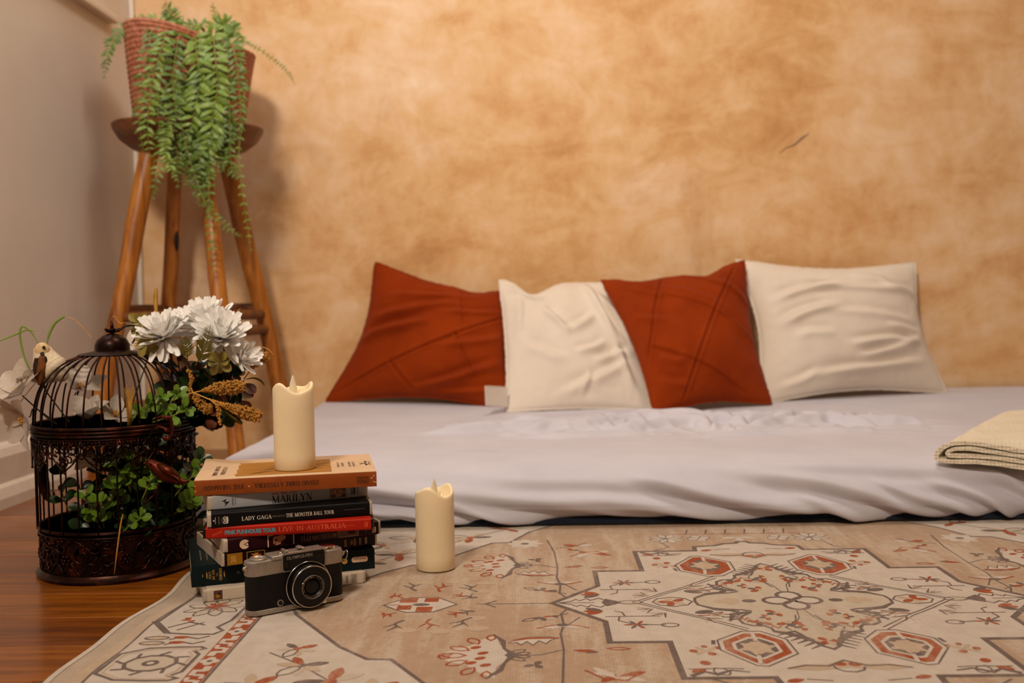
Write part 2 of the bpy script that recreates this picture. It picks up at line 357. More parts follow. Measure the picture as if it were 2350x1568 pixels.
# ------------------------------------------------------------------ lettering: a small high-contrast serif alphabet drawn as strokes
T_, H_ = 0.17, 0.055
def _stroke(x0, y0, x1, y1, w):
    dx, dy = x1-x0, y1-y0; L = hypot(dx, dy); nx, ny = -dy/L*w/2, dx/L*w/2
    return [(x0+nx, y0+ny), (x0-nx, y0-ny), (x1-nx, y1-ny), (x1+nx, y1+ny)]
def _arc(cx, cy, rx, ry, a0, a1, tw, th, n=10):
    """bowl whose stroke is thick at the sides and thin at top and bottom"""
    out = []; inn = []
    for i in range(n+1):
        a = radians(a0+(a1-a0)*i/n); out.append((cx+rx*cos(a), cy+ry*sin(a))); inn.append((cx+(rx-tw)*cos(a), cy+(ry-th)*sin(a)))
    return [[out[i], out[i+1], inn[i+1], inn[i]] for i in range(n)]
def glyph(c, T=T_, H=H_):
    q = []; V = lambda x, w, y0=0, y1=1: q.append(_stroke(x, y0, x, y1, w)); S = lambda x, y, w=0.3: q.append(_stroke(x-w/2, y, x+w/2, y, H))
    L = lambda *a: q.append(_stroke(*a)); h2 = H/2
    def stem(x, w, s=0.3): V(x, w); S(x, h2, s); S(x, 1-h2, s)
    if c == 'A': L(0.04, 0, 0.36, 1, H*1.2); L(0.36, 1, 0.68, 0, T); L(0.14, 0.34, 0.55, 0.34, H); S(0.05, h2, 0.2); S(0.66, h2, 0.3); return q, 0.76
    if c == 'B': stem(0.15, T); q.extend(_arc(0.3, 0.76, 0.26, 0.24, -90, 90, T*.9, H)); q.extend(_arc(0.3, 0.27, 0.3, 0.27, -90, 90, T, H)); L(0.15, 1-h2, 0.32, 1-h2, H); L(0.15, 0.52, 0.32, 0.52, H); L(0.15, h2, 0.32, h2, H); return q, 0.66
    if c == 'C': q.extend(_arc(0.42, 0.5, 0.4, 0.51, 45, 315, T, H)); L(0.72, 0.68, 0.72, 0.98, H); return q, 0.8
    if c == 'D': stem(0.15, T); q.extend(_arc(0.3, 0.5, 0.42, 0.5, -90, 90, T, H)); L(0.15, 1-h2, 0.32, 1-h2, H); L(0.15, h2, 0.32, h2, H); return q, 0.78
    if c in 'EÉ':
        stem(0.15, T); L(0.1, 1-h2, 0.58, 1-h2, H); L(0.1, h2, 0.62, h2, H); L(0.15, 0.52, 0.46, 0.52, H); L(0.57, 0.76, 0.57, 1, H*.9); L(0.61, 0, 0.61, 0.26, H*.9); L(0.46, 0.42, 0.46, 0.62, H*.8)
        if c == 'É': L(0.3, 1.08, 0.46, 1.26, H*1.6)
        return q, 0.68
    if c == 'F': stem(0.15, T); L(0.1, 1-h2, 0.58, 1-h2, H); L(0.15, 0.52, 0.46, 0.52, H); L(0.57, 0.74, 0.57, 1, H*.9); L(0.46, 0.42, 0.46, 0.62, H*.8); return q, 0.62
    if c == 'G': q.extend(_arc(0.42, 0.5, 0.4, 0.51, 45, 320, T, H)); L(0.72, 0.68, 0.72, 0.98, H); V(0.7, T, 0.08, 0.42); S(0.7, 0.42, 0.3); return q, 0.86
    if c == 'H': stem(0.15, T); stem(0.68, T); L(0.15, 0.51, 0.68, 0.51, H); return q, 0.84
    if c == 'I': stem(0.16, T); return q, 0.34
    if c == 'J': V(0.26, T, 0.1, 1); S(0.26, 1-h2, 0.3); q.extend(_arc(0.12, 0.08, 0.22, 0.2, -150, 0, T*.9, H)); return q, 0.42
    if c == 'L': stem(0.15, T); L(0.1, h2, 0.6, h2, H); L(0.59, 0, 0.59, 0.3, H*.9); return q, 0.64
    if c == 'M': V(0.12, H*1.2); S(0.12, h2, 0.22); S(0.1, 1-h2, 0.2); L(0.12, 1, 0.46, 0.02, T); L(0.46, 0.02, 0.8, 1, H*1.2); V(0.82, T); S(0.82, h2, 0.3); S(0.85, 1-h2, 0.22); return q, 0.98
    if c == 'N': V(0.12, H*1.2); S(0.12, h2, 0.22); S(0.08, 1-h2, 0.2); L(0.12, 1, 0.66, 0, T); V(0.68, H*1.2); S(0.68, 1-h2, 0.22); return q, 0.82
    if c == 'O': q.extend(_arc(0.42, 0.5, 0.41, 0.51, 0, 360, T, H, 22)); return q, 0.86
    if c == 'P': stem(0.15, T); q.extend(_arc(0.3, 0.73, 0.28, 0.27, -90, 90, T*.95, H)); L(0.15, 1-h2, 0.32, 1-h2, H); L(0.15, 0.49, 0.32, 0.49, H); return q, 0.62
    if c == 'R': stem(0.15, T); q.extend(_arc(0.3, 0.75, 0.27, 0.25, -90, 90, T*.95, H)); L(0.15, 1-h2, 0.32, 1-h2, H); L(0.15, 0.52, 0.32, 0.52, H); L(0.36, 0.52, 0.66, 0.0, T*.95); S(0.68, h2, 0.18); return q, 0.76
    if c == 'S': q.extend(_arc(0.3, 0.745, 0.23, 0.26, 30, 225, T*.6, H)); q.extend(_arc(0.3, 0.255, 0.25, 0.27, -150, 45, T*.6, H)); L(0.17, 0.62, 0.43, 0.40, T*.95); L(0.5, 0.74, 0.5, 0.98, H*.9); L(0.06, 0.02, 0.06, 0.28, H*.9); return q, 0.6
    if c == 'T': V(0.34, T); S(0.34, h2, 0.32); L(0.02, 1-h2, 0.66, 1-h2, H); L(0.03, 0.72, 0.03, 1, H*.9); L(0.65, 0.72, 0.65, 1, H*.9); return q, 0.7
    if c == 'U': V(0.15, T, 0.25, 1); S(0.15, 1-h2, 0.3); V(0.66, H*1.2, 0.25, 1); S(0.66, 1-h2, 0.22); q.extend(_arc(0.38, 0.3, 0.31, 0.31, 180, 360, T*.7, H)); return q, 0.8
    if c == 'V': L(0.05, 1, 0.36, 0, T); L(0.36, 0, 0.66, 1, H*1.2); S(0.06, 1-h2, 0.28); S(0.66, 1-h2, 0.2); return q, 0.7
    if c == 'W': L(0.05, 1, 0.3, 0, T); L(0.3, 0, 0.5, 1, H*1.2); L(0.47, 1, 0.72, 0, T); L(0.72, 0, 0.95, 1, H*1.2); S(0.06, 1-h2, 0.26); S(0.95, 1-h2, 0.2); return q, 1.0
    if c == 'X': L(0.05, 1, 0.62, 0, T); L(0.62, 1, 0.05, 0, H); return q, 0.68
    if c == 'Y': L(0.05, 1, 0.34, 0.46, T); L(0.34, 0.46, 0.64, 1, H*1.2); V(0.35, T, 0, 0.5); S(0.35, h2, 0.3); S(0.06, 1-h2, 0.28); S(0.64, 1-h2, 0.2); return q, 0.7
    if c == 'Z': L(0.06, h2, 0.6, h2, H); L(0.06, 1-h2, 0.6, 1-h2, H); L(0.08, 0.02, 0.58, 0.98, T); return q, 0.66
    if c == '·': q.append([(0.1, 0.42), (0.24, 0.42), (0.24, 0.58), (0.1, 0.58)]); return q, 0.34
    return q, 0.34
def serif(mb, text, w, h, M, center=True, T=T_, H=H_, mi=0, gap=0.06, z=0.0):
    """text laid out in the local xy plane of M, fitted to width w and cap height h"""
    x = 0; polys = []
    for c in text:
        g, adv = glyph(c, T, H)
        for p in g: polys.append([(x+a, b) for a, b in p])
        x += adv+gap
    x -= gap; sx = w/x
    for k, p in enumerate(polys):
        p = [(a*sx-(w/2 if center else 0), b*h-(h/2 if center else 0)) for a, b in p]
        mb.add([(a, b, z+(k % 5)*1.2e-6) for a, b in p], [(0, 1, 2, 3)], mi, M)
_font_cache = {}
def sans(mb, text, w, h, M, center=True, bold=0.0, mi=0):
    """text in the built-in sans lettering, fitted to width w and height h"""
    key = (text, bold)
    if key not in _font_cache:
        cu = bpy.data.curves.new('lettering', 'FONT'); cu.body = text; cu.offset = bold; cu.resolution_u = 3
        o = bpy.data.objects.new('lettering', cu); COL.objects.link(o); bpy.context.view_layer.update()
        me = bpy.data.meshes.new_from_object(o.evaluated_get(bpy.context.evaluated_depsgraph_get()))
        vs = [v.co.copy() for v in me.vertices]; fs = [tuple(p.vertices) for p in me.polygons]
        bpy.data.objects.remove(o); bpy.data.curves.remove(cu); bpy.data.meshes.remove(me); _font_cache[key] = (vs, fs)
    vs, fs = _font_cache[key]
    x0 = min(v.x for v in vs); x1 = max(v.x for v in vs); y0 = min(v.y for v in vs); y1 = max(v.y for v in vs)
    f = lambda v: (((v.x-x0)/(x1-x0)-(0.5 if center else 0))*w, ((v.y-y0)/(y1-y0)-(0.5 if center else 0))*h, 0)
    mb.add([f(v) for v in vs], fs, mi, M)
# ================================================================== the room
WX, WY = -0.975, 2.42      # left wall, back wall
FL = -0.006                # floor level; the rug's face is z = 0
struct(MB().box(WX-0.1, 2.7, WY, WY+0.1, FL-0.05, 2.6).build('wall_back', 'plaster'))
mb = MB()                   # left wall with a window opening
wy0, wy1, wz0, wz1 = 1.22, 2.2, 1.0, 2.15
mb.box(WX-0.1, WX, -2.4, wy0, FL-0.05, 2.6); mb.box(WX-0.1, WX, wy1, WY, FL-0.05, 2.6)
mb.box(WX-0.1, WX, wy0, wy1, FL-0.05, wz0); mb.box(WX-0.1, WX, wy0, wy1, wz1, 2.6)
struct(mb.build('wall_left', 'white_wall'))
struct(MB().box(2.7, 2.8, -2.4, WY+0.1, FL-0.05, 2.6).build('wall_right', 'far_wall_paint'))
struct(MB().box(WX-0.1, 2.8, -2.5, -2.4, FL-0.05, 2.6).build('wall_front', 'far_wall_paint'))
struct(MB().box(WX-0.1, 2.8, -2.5, WY+0.1, 2.6, 2.7).build('ceiling', 'ceiling_paint'))
fl = struct(MB().box(WX-0.1, 2.8, -2.5, WY+0.1, FL-0.05, FL-0.012).build('floor', 'dark_timber'))
pw = 0.094; r2 = random.Random(3)
y = -0.6; k = 0
pl_mesh = {}
while y < WY:
    x = WX - r2.uniform(0, 0.9)
    while x < 2.7:
        L = r2.choice((1.15, 1.4, 1.75)); xa, xb = max(x, WX), min(x+L, 2.7)
        if xb - xa > 0.02:
            m = MB(); m.rbox(0, xb-xa-0.0008, 0, min(pw, WY-y)-0.0009, -0.012, 0, 0.0006, 1)
            o = m.build('plank', 'floor%d' % r2.randrange(3), fl); o.location = (xa, y, FL)
        x += L
    y += pw
# skirting board on the left wall, with a stepped moulding
mb = MB(); prof = [(0.0, FL), (0.034, FL), (0.034, 0.012), (0.028, 0.03), (0.022, 0.036), (0.022, 0.082), (0.016, 0.096), (0.010, 0.101), (0.0, 0.104)]
vs = []; n = len(prof)
for yy in (-2.4, WY):
    vs += [(WX+a, yy, b) for a, b in prof]
mb.add(vs, [(i, i+1, i+1+n, i+n) for i in range(n-1)]+[tuple(range(n))[::-1]]); struct(mb.build('baseboard_left', 'white_paint'))
mb = MB(); mb.rbox(WX, WX+0.012, WY-0.012, WY, FL, 2.6, 0.004, 2); struct(mb.build('trim_1', 'white_paint'))
mb = MB().box(-0.55, 2.7, WY-0.016, WY, FL, 0.075); struct(mb.build('baseboard_back', 'white_paint'))
# window: ledge, frame, panes
win = struct(thing('window_1', None, None, (WX, (wy0+wy1)/2, wz0)))
MB().rbox(WX-0.1, WX+0.022, wy0-0.05, wy1+0.10, wz0, wz0+0.018, 0.004, 2).build('window_sill', 'white_paint', win, world=True)
mb = MB()
for ya, yb in ((wy0, wy0+0.05), (wy1-0.05, wy1), ((wy0+wy1)/2-0.03, (wy0+wy1)/2+0.03)): mb.box(WX-0.075, WX-0.03, ya, yb, wz0+0.017, wz1)
for za, zb in ((wz0+0.017, wz0+0.065), (wz1-0.05, wz1)): mb.box(WX-0.072, WX-0.033, wy0, wy1, za, zb)
mb.build('window_frame', 'window_frame_paint', win, world=True)
for ya, yb in ((wy0+0.045, (wy0+wy1)/2-0.025), ((wy0+wy1)/2+0.025, wy1-0.045)):
    MB().box(WX-0.055, WX-0.051, ya, yb, wz0+0.06, wz1-0.045).build('pane', 'glass', win, world=True)
# long scratch in the plaster
mb = MB(); a, b = at(1788, 352, WY-0.0006), at(1856, 307, WY-0.0006)
pts = [a.lerp(b, t)+Vector((0, 0, 0.003*sin(t*9))) for t in (0, .25, .5, .75, 1)]
mb.tube(pts, [0.0004, 0.0012, 0.0018, 0.0026, 0.0008], 6); mb.build('scratch', 'fawn_ink', bpy.data.objects['wall_back'])

# ================================================================== rug: woven pattern inlaid motif by motif (millimetres from its centre)
RCX, RCY = 0.2775, 1.104
rug = thing('rug', 'cream and tan woven rug with medallion and octagon pattern, on the wooden floor', 'rug', (RCX, RCY, 0))
RM = ['rug_hem', 'rug_cream', 'rug_tan', 'rug_grey', 'rug_rust', 'rug_beige', 'rug_pale']
HEM, CRE, TAN, GRY, RUS, BEI, PAL = range(7)
rb = MB()
def wob(x, y):
    """the left border lies a little wavy"""
    k = sstep(-560, -725, x)
    return x + k*(5*sin(y/61+0.6)+3*sin(y/27)), 0.0
_lev = [0]
def fill(poly, mi, lev):
    _lev[0] = (_lev[0]+1) % 40
    z = lev*0.00011 + _lev[0]*1.5e-6
    tri = tessellate_polygon([[Vector((p[0], p[1], 0)) for p in poly]]); vs = []
    for x, y in poly:
        X, dz = wob(x, y); vs.append((X/1000, y/1000, z+dz))
    fs = []
    for a, b, c in tri:
        d = (poly[b][0]-poly[a][0])*(poly[c][1]-poly[a][1])-(poly[c][0]-poly[a][0])*(poly[b][1]-poly[a][1])
        fs.append((a, b, c) if d > 0 else (a, c, b))
    rb.add(vs, fs, mi)
def line(pts, wd, mi, lev, closed=False):
    n = len(pts); L = []; Rr = []
    ws = wd if isinstance(wd, (list, tuple)) else [wd]*n
    for i in range(n):
        p = pts[i]; a = pts[i-1] if (i or closed) else None; b = pts[(i+1) % n] if (i < n-1 or closed) else None
        d1 = (Vector(p)-Vector(a)).normalized() if a else None; d2 = (Vector(b)-Vector(p)).normalized() if b else None
        if d1 is None: d1 = d2
        if d2 is None: d2 = d1
        t = d1+d2
        if t.length < 1e-4: t = d1.copy()
        t.normalize(); nx = Vector((-t.y, t.x)); s = min(2.0, 1/max(0.3, nx.dot(Vector((-d1.y, d1.x)))))*ws[i]/2
        L.append((p[0]+nx.x*s, p[1]+nx.y*s)); Rr.append((p[0]-nx.x*s, p[1]-nx.y*s))
    m = n if closed else n-1
    for i in range(m):
        j = (i+1) % n; fill([L[i], Rr[i], Rr[j], L[j]], mi, lev)
def S(fn, quarters=((1, 1), (-1, 1), (-1, -1), (1, -1))):
    for sx, sy in quarters: fn(lambda p: (p[0]*sx, p[1]*sy))
def sfill(poly, mi, lev, q=4):
    for sx, sy in ((1, 1), (-1, -1), (-1, 1), (1, -1))[:q]: fill([(x*sx, y*sy) for x, y in poly], mi, lev)
def sline(poly, wd, mi, lev, closed=False):
    for sx, sy in ((1, 1), (-1, -1), (-1, 1), (1, -1)): line([(x*sx, y*sy) for x, y in poly], wd, mi, lev, closed)
def ell(cx, cy, rx, ry, ang=0, n=12):
    c, s = cos(radians(ang)), sin(radians(ang)); return [(cx+rx*cos(2*pi*i/n)*c-ry*sin(2*pi*i/n)*s, cy+rx*cos(2*pi*i/n)*s+ry*sin(2*pi*i/n)*c) for i in range(n)]
def petal(cx, cy, ang, L, wd):
    c, s = cos(radians(ang)), sin(radians(ang)); return [(cx+a*c-b*s, cy+a*s+b*c) for a, b in ((0, 0), (L*.3, wd*.42), (L*.65, wd*.5), (L*.9, wd*.25), (L, 0), (L*.9, -wd*.25), (L*.65, -wd*.5), (L*.3, -wd*.42))]
def quarter_poly(q):   # the whole outline from one quarter, ordered from (x,0) to (0,y)
    a = list(q); b = [(-x, y) for x, y in reversed(a)]; c = [(-x, -y) for x, y in a]; d = [(x, -y) for x, y in reversed(a)]
    out = []
    for p in a+b+c+d:
        if not out or (abs(p[0]-out[-1][0])+abs(p[1]-out[-1][1])) > 0.01: out.append(p)
    return out[:-1] if abs(out[0][0]-out[-1][0])+abs(out[0][1]-out[-1][1]) < 0.01 else out
def strip(x0, x1, y0, y1, mi, lev):
    n = max(1, int((y1-y0)/20))
    for i in range(n): fill([(x0, y0+(y1-y0)*i/n), (x1, y0+(y1-y0)*i/n), (x1, y0+(y1-y0)*(i+1)/n), (x0, y0+(y1-y0)*(i+1)/n)], mi, lev)
RW, RH = 730, 950
# hem and grounds
body = MB()
def rugbody(u, v):
    x = -RW + 2*RW*u; yy = -RH+2*RH*v; X, dz = wob(x, yy); return (X/1000, yy/1000, -0.0004+dz)
us = [0, .003, .006, .012, .02, .04, .07, .1, .14, .2, 1]
vs = []; fs = []; nv = 95
for u in us:
    for j in range(nv+1): vs.append(rugbody(u, j/nv))
for i in range(len(us)-1):
    for j in range(nv): fs.append((i*(nv+1)+j, (i+1)*(nv+1)+j, (i+1)*(nv+1)+j+1, i*(nv+1)+j+1))
nb = len(vs)
per = [(0, j) for j in range(nv+1)]+[(i, nv) for i in range(1, len(us))]+[(len(us)-1, j) for j in range(nv-1, -1, -1)]+[(i, 0) for i in range(len(us)-2, 0, -1)]
for i, j in per:
    p = vs[i*(nv+1)+j]; vs.append((p[0], p[1], FL+0.0003))
for k in range(len(per)):
    a = per[k]; b = per[(k+1) % len(per)]; fs.append((a[0]*(nv+1)+a[1], b[0]*(nv+1)+b[1], nb+(k+1) % len(per), nb+k))
rb.add(vs, fs, HEM)
for sx in (-1, 1):
    e = lambda a, b: (min(a*sx, b*sx), max(a*sx, b*sx))
    strip(*e(724, 730), -RH, RH, CRE, 1); strip(*e(693, 706), -RH+8, RH-8, BEI, 1)
    strip(*e(550, 694), -RH+30, RH-30, CRE, 1.5); strip(*e(692, 694.6), -RH+30, RH-30, GRY, 2.5)
    strip(*e(587, 606), -RH+140, RH-140, RUS, 2.5); strip(*e(583.5, 586.5), -RH+140, RH-140, GRY, 3)
fill([(-552, -RH+30), (552, -RH+30), (552, RH-30), (-552, RH-30)], CRE, 1)
for sy in (-1, 1):
    yb = sorted((sy*(RH-122), sy*(RH-141))); fill([(-606, yb[0]), (606, yb[0]), (606, yb[1]), (-606, yb[1])], RUS, 2.6)
# red band ornaments
for sx in (-1, 1):
    for k in range(-8, 9):
        y0 = k*86
        X = lambda a: sx*(596.5+a)
        sq = lambda a, b, wx, wy, mi=CRE, lv=3.5: fill([(X(a)-wx, y0+b-wy), (X(a)+wx, y0+b-wy), (X(a)+wx, y0+b+wy), (X(a)-wx, y0+b+wy)], mi, lv)
        for a, b in ((-5, 0), (5, 0), (0, -6), (0, 6)): fill(ell(X(a), y0+b, 4.4, 5), CRE, 3.5)
        fill(ell(X(0), y0, 2.6, 3), GRY, 4)
        for s in (-1, 1):
            sq(4*s, 20*s, 3.6, 6); sq(-1*s, 25*s, 6.5, 2.6); sq(-5*s, 31*s, 2.6, 6); sq(2*s, 36*s, 4.5, 2.4); sq(6*s, 41*s, 2.2, 4)
# outer border cartouches
def cart(sx, yc, hh, big):
    q = [(690, 0.62*hh), (668, hh), (640, hh*1.06), (618, hh*1.06), (612, hh*.93), (621, hh*.8), (613, hh*.55)]
    P = [(sx*x, yc+y) for x, y in q]+[(sx*x, yc-y) for x, y in reversed(q)]
    line(P, 3.6, GRY, 3, True)
    Q = [(sx*(651+(x-651)*.86), yc+y*.9) for x, y in q]+[(sx*(651+(x-651)*.86), yc-y*.9) for x, y in reversed(q)]
    if not big: line(Q, 2.2, BEI, 3, True)
    if big:
        line([(sx*694, yc-hh*.55), (sx*667, yc-hh)], 7, GRY, 3.2); line([(sx*694, yc+hh*.55), (sx*667, yc+hh)], 7, GRY, 3.2)
        for k in range(9):
            fill(petal(sx*648, yc, k*40+10, 34, 15), PAL, 3); a = petal(sx*648, yc, k*40+10, 34, 15); line(a, 1.8, GRY, 3.4, True)
        for k in range(5): fill(petal(sx*648, yc+4, k*72, 15, 7), RUS, 4)
        for sg in (-1, 1):
            line([(sx*672, yc+sg*hh*.8), (sx*655, yc+sg*hh*.6), (sx*636, yc+sg*hh*.72)], 3, GRY, 3.3)
            for k in range(5): fill(petal(sx*(668-k*4), yc+sg*hh*.52, 60*k, 10, 5), RUS, 3.6)
            line([(sx*660, yc+sg*hh*.9), (sx*640, yc+sg*hh*.62)], 2.4, GRY, 3.3)
    else:
        fill(ell(sx*650, yc, 24, hh*.5, 0, 10), PAL, 3); line(ell(sx*650, yc, 24, hh*.5, 0, 10), 4, GRY, 3.4, True)
        fill(ell(sx*650, yc, 8, 8), GRY, 3.6); fill(ell(sx*650, yc, 3.5, 3.5), CRE, 4)
        for a in range(0, 360, 45): line([(sx*(650+26*cos(radians(a))), yc+hh*.52*sin(radians(a))), (sx*(650+36*cos(radians(a+12))), yc+hh*.75*sin(radians(a+12)))], 3.4, GRY, 3.3)
    for sg in (-1, 1):
        yy = yc+sg*(hh+16 if big else hh*1.35)
        fill(ell(sx*672, yy, 12, 5), BEI, 3); line(ell(sx*672, yy, 12, 5), 2.4, GRY, 3.3, True)
        fill(petal(sx*655, yy, 10, 16, 8), RUS, 3.4); fill(petal(sx*640, yy, 170, 16, 8), RUS, 3.4)
        line([(sx*658, yy-5), (sx*645, yy+4), (sx*630, yy-3), (sx*620, yy+5)], 2.6, GRY, 3.3)
for sx in (-1, 1):
    for k in range(-4, 5): cart(sx, k*176, 88 if k % 2 == 0 else 42, k % 2 == 0)
# the tan field with its cut corners
field = [(560, 0), (547, 32), (479, 136), (446, 171), (423, 172), (386, 231), (347, 286), (322, 288), (295, 352), (230, 430), (214, 432), (120, 560), (60, 610), (0, 640)]
fill(quarter_poly(field), TAN, 2); line(quarter_poly(field), 4.2, GRY, 2.8, True)
# medallion
med = [(267, 0), (212, 66), (212, 131), (153, 131), (153, 227), (72, 227), (70, 249), (40, 255), (28, 264), (10, 267), (6, 275), (0, 276)]
fill(quarter_poly(med), CRE, 3); line(quarter_poly(med), 6.2, GRY, 4, True)
# inner four-lobed figure
lobe = [(108, 0), (106, 13), (97, 23), (80, 29), (62, 32), (54, 36), (56, 43), (66, 53), (72, 66), (70, 78), (62, 85), (50, 86), (45, 94), (44, 104), (34, 108), (24, 104), (20, 114), (16, 130), (8, 148), (0, 157)]
fill(quarter_poly(lobe), PAL, 4); line(quarter_poly(lobe), 3.4, GRY, 5, True)
sline([(106, 12), (90, 29), (66, 37)], [2, 7, 3], GRY, 5.2); sline([(57, 40), (75, 47), (82, 70)], [6, 7, 2], GRY, 5.2)
for a, b, c, d in ((68, 50, 84, 46), (70, 56, 88, 56), (72, 62, 84, 66), (60, 44, 74, 38)): sline([(a, b), (c, d)], [4, 1.5], GRY, 5.1)
sline([(45, 103), (30, 112), (16, 128), (6, 146)], [5, 9, 8, 3], GRY, 5.2)
for k in range(6): sline([(34-k*5, 110+k*7), (44-k*4.5, 116+k*8)], [4, 1], GRY, 5.1)
# four-loop knot, dots and small blossoms
for cx, cy, rx, ry in ((17, 0, 15, 13), (-17, 0, 15, 13), (0, 18, 13, 15), (0, -18, 13, 15)): line(ell(cx, cy, rx, ry, 0, 14), 4.4, GRY, 5.4, True); fill(ell(cx, cy, rx-3, ry-3, 0, 14), CRE, 5)
sfill(ell(48, 0, 8, 6), GRY, 5, 2); sfill(ell(74, 0, 14, 8), BEI, 5, 2); sfill(ell(66, 6, 8, 5, 40), BEI, 5)
for x, y, s, a in ((28, 43, 9, 30), (24, 76, 10, 100), (50, 74, 9, 60), (10, 92, 8, 0), (40, 58, 7, 10)):
    for k in range(3): sfill(petal(x, y, a+k*70-70, s*1.5, s*.85), RUS if k != 1 else GRY, 5.3)
    sfill(ell(x, y, s*.45, s*.45), BEI, 5.6)
sline([(10, 52), (14, 70), (30, 92), (26, 100)], 1.8, GRY, 5.3); sline([(4, 34), (8, 60), (20, 88)], 1.4, GRY, 5.3)
for k in range(6): sfill(petal(0, 133, k*60, 12, 8), RUS if k % 2 else BEI, 5.4, 2)
for x, y in ((58, 70), (66, 62), (38, 90)): sline([(x-5, y-3), (x, y+4), (x+3, y-4), (x+7, y+3)], 1.8, RUS, 5.4)
# diamond ribbon
for o in (0, 7): sline([(178-o*1.2, 0), (168-o, 8), (140-o, 34), (112-o, 57), (100-o, 70), (70-o*.3, 101-o)], 1.8, GRY, 4.5)
sfill(ell(180, 0, 12, 6), PAL, 4.4, 2)
for sx in (1, -1): line(ell(sx*180, 0, 13, 6.5), 1.8, GRY, 4.8, True)
for k in range(5): sfill(petal(133, 0, k*72, 17, 9), RUS if k in (0, 1, 3) else BEI, 4.8, 2)
for sx in (1, -1): line(ell(sx*133, 0, 22, 17, 0, 8), 1.8, GRY, 4.9, True)
for x, y, a in ((100, 45, 160), (146, 40, 40), (158, 24, 20), (104, 58, 120)):
    for k in range(4): sline([(x, y), (x+17*cos(radians(a+k*28-40)), y+17*sin(radians(a+k*28-40)))], [3.2, 1], GRY if k % 2 else BEI, 4.7)
sfill(ell(104, 38, 11, 6, 20), GRY, 4.8); sline([(84, 40), (92, 48), (112, 50)], 2, RUS, 4.8)
# octagons
oc = [(-35, -16), (-34, 24), (-14, 49), (5, 50), (34, 24), (36, -4), (10, -46), (0, -48)]
def octo(fx, fy):
    C0 = (72*fx, 152*fy); P = lambda s, n=8: [(C0[0]+x*s*fx, C0[1]-y*s*fy) for x, y in oc]
    line(P(1), 1.9, GRY, 4.6, True); fill(P(.86), RUS, 4.8); fill(P(.64), CRE, 5.2); fill(P(.54), GRY, 5.6); fill(P(.36), BEI, 6)
    for k in range(6): fill(petal(C0[0], C0[1], k*60+15, 20, 8), BEI, 6.2)
    line([(C0[0]-6, C0[1]-42*1), (C0[0]-3, C0[1]-20)], 4, CRE, 6.4); line([(C0[0]+4, C0[1]+42), (C0[0]+3, C0[1]+20)], 4, CRE, 6.4)
for fx in (1, -1):
    for fy in (1, -1): octo(fx, fy)
# corner blossoms and zigzag twigs of the medallion
for x, y, r in ((128, 190, 5), (118, 166, 4), (134, 158, 4), (110, 150, 3.5), (122, 146, 3.2)): sfill(ell(x, y, r, r*1.15, 30), RUS, 4.6)
for k in range(4): sfill(petal(122, 158, k*90+40, 15, 6), BEI, 4.4)
sfill(petal(130, 206, 30, 16, 11), RUS, 4.6); sline(petal(122, 203, 120, 20, 14), 1.8, GRY, 4.7, True)
sline([(146, 222), (132, 212), (122, 219), (108, 209), (92, 214)], [6, 3, 5, 3, 2], GRY, 4.7); sline([(146, 205), (110, 204), (96, 206)], 2, GRY, 4.6); sline([(112, 140), (110, 128)], 4, GRY, 4.6)
# wings above and below
for sy in (1, -1):
    fill([(-58, sy*206), (-40, sy*196), (-18, sy*196), (0, sy*184), (18, sy*196), (40, sy*196), (58, sy*206), (30, sy*212), (0, sy*204), (-30, sy*212)], BEI, 4.4)
    line([(-56, sy*206), (-38, sy*199), (-18, sy*201), (0, sy*187), (18, sy*201), (38, sy*199), (56, sy*206)], 3, GRY, 4.7)
    line(ell(0, sy*203, 14, 13, 0, 9), 2.2, GRY, 4.8, True); fill(ell(-6, sy*196, 6, 5), RUS, 4.9); fill(ell(7, sy*197, 6, 5), RUS, 4.9)
    for sx in (1, -1): fill(petal(sx*48, sy*232, 90-90*sx+20, 18, 9), RUS, 4.6); line([(sx*46, sy*232), (sx*24, sy*236)], 1.8, GRY, 4.6)
# left and right leaf points of the medallion
for sx in (1, -1):
    lf = [(260, 0), (246, 6), (240, 13), (236, 8), (228, 16), (224, 9), (214, 17), (207, 8), (202, 0)]
    line([(sx*x, y) for x, y in lf]+[(sx*x, -y) for x, y in reversed(lf)][1:], 1.9, GRY, 4.6, True); line([(sx*258, 0), (sx*220, 0)], 1.4, GRY, 4.6)
    fill([(sx*212, 0), (sx*207, 14), (sx*196, 6), (sx*190, 0), (sx*196, -6), (sx*207, -14)], GRY, 4.8)
    for sy in (1, -1):
        for k in range(3): fill(petal(sx*212, sy*31, 90-90*sx+(k-1)*30*sy, 22, 10), RUS if k != 2 else GRY, 4.7)
        line([(sx*200, sy*31), (sx*192, sy*36), (sx*190, sy*50)], 1.8, GRY, 4.6); line([(sx*211, sy*50), (sx*152, sy*50)], 1.8, GRY, 4.6)
        line([(sx*196, sy*50), (sx*198, sy*64), (sx*184, sy*76), (sx*150, sy*80)], 1.9, GRY, 4.6)
        for k in range(6): fill(petal(sx*180, sy*78, k*60, 14, 4), RUS if k % 2 else GRY, 4.8)
        line(ell(sx*146, sy*80, 9, 6), 1.8, GRY, 4.7, True)
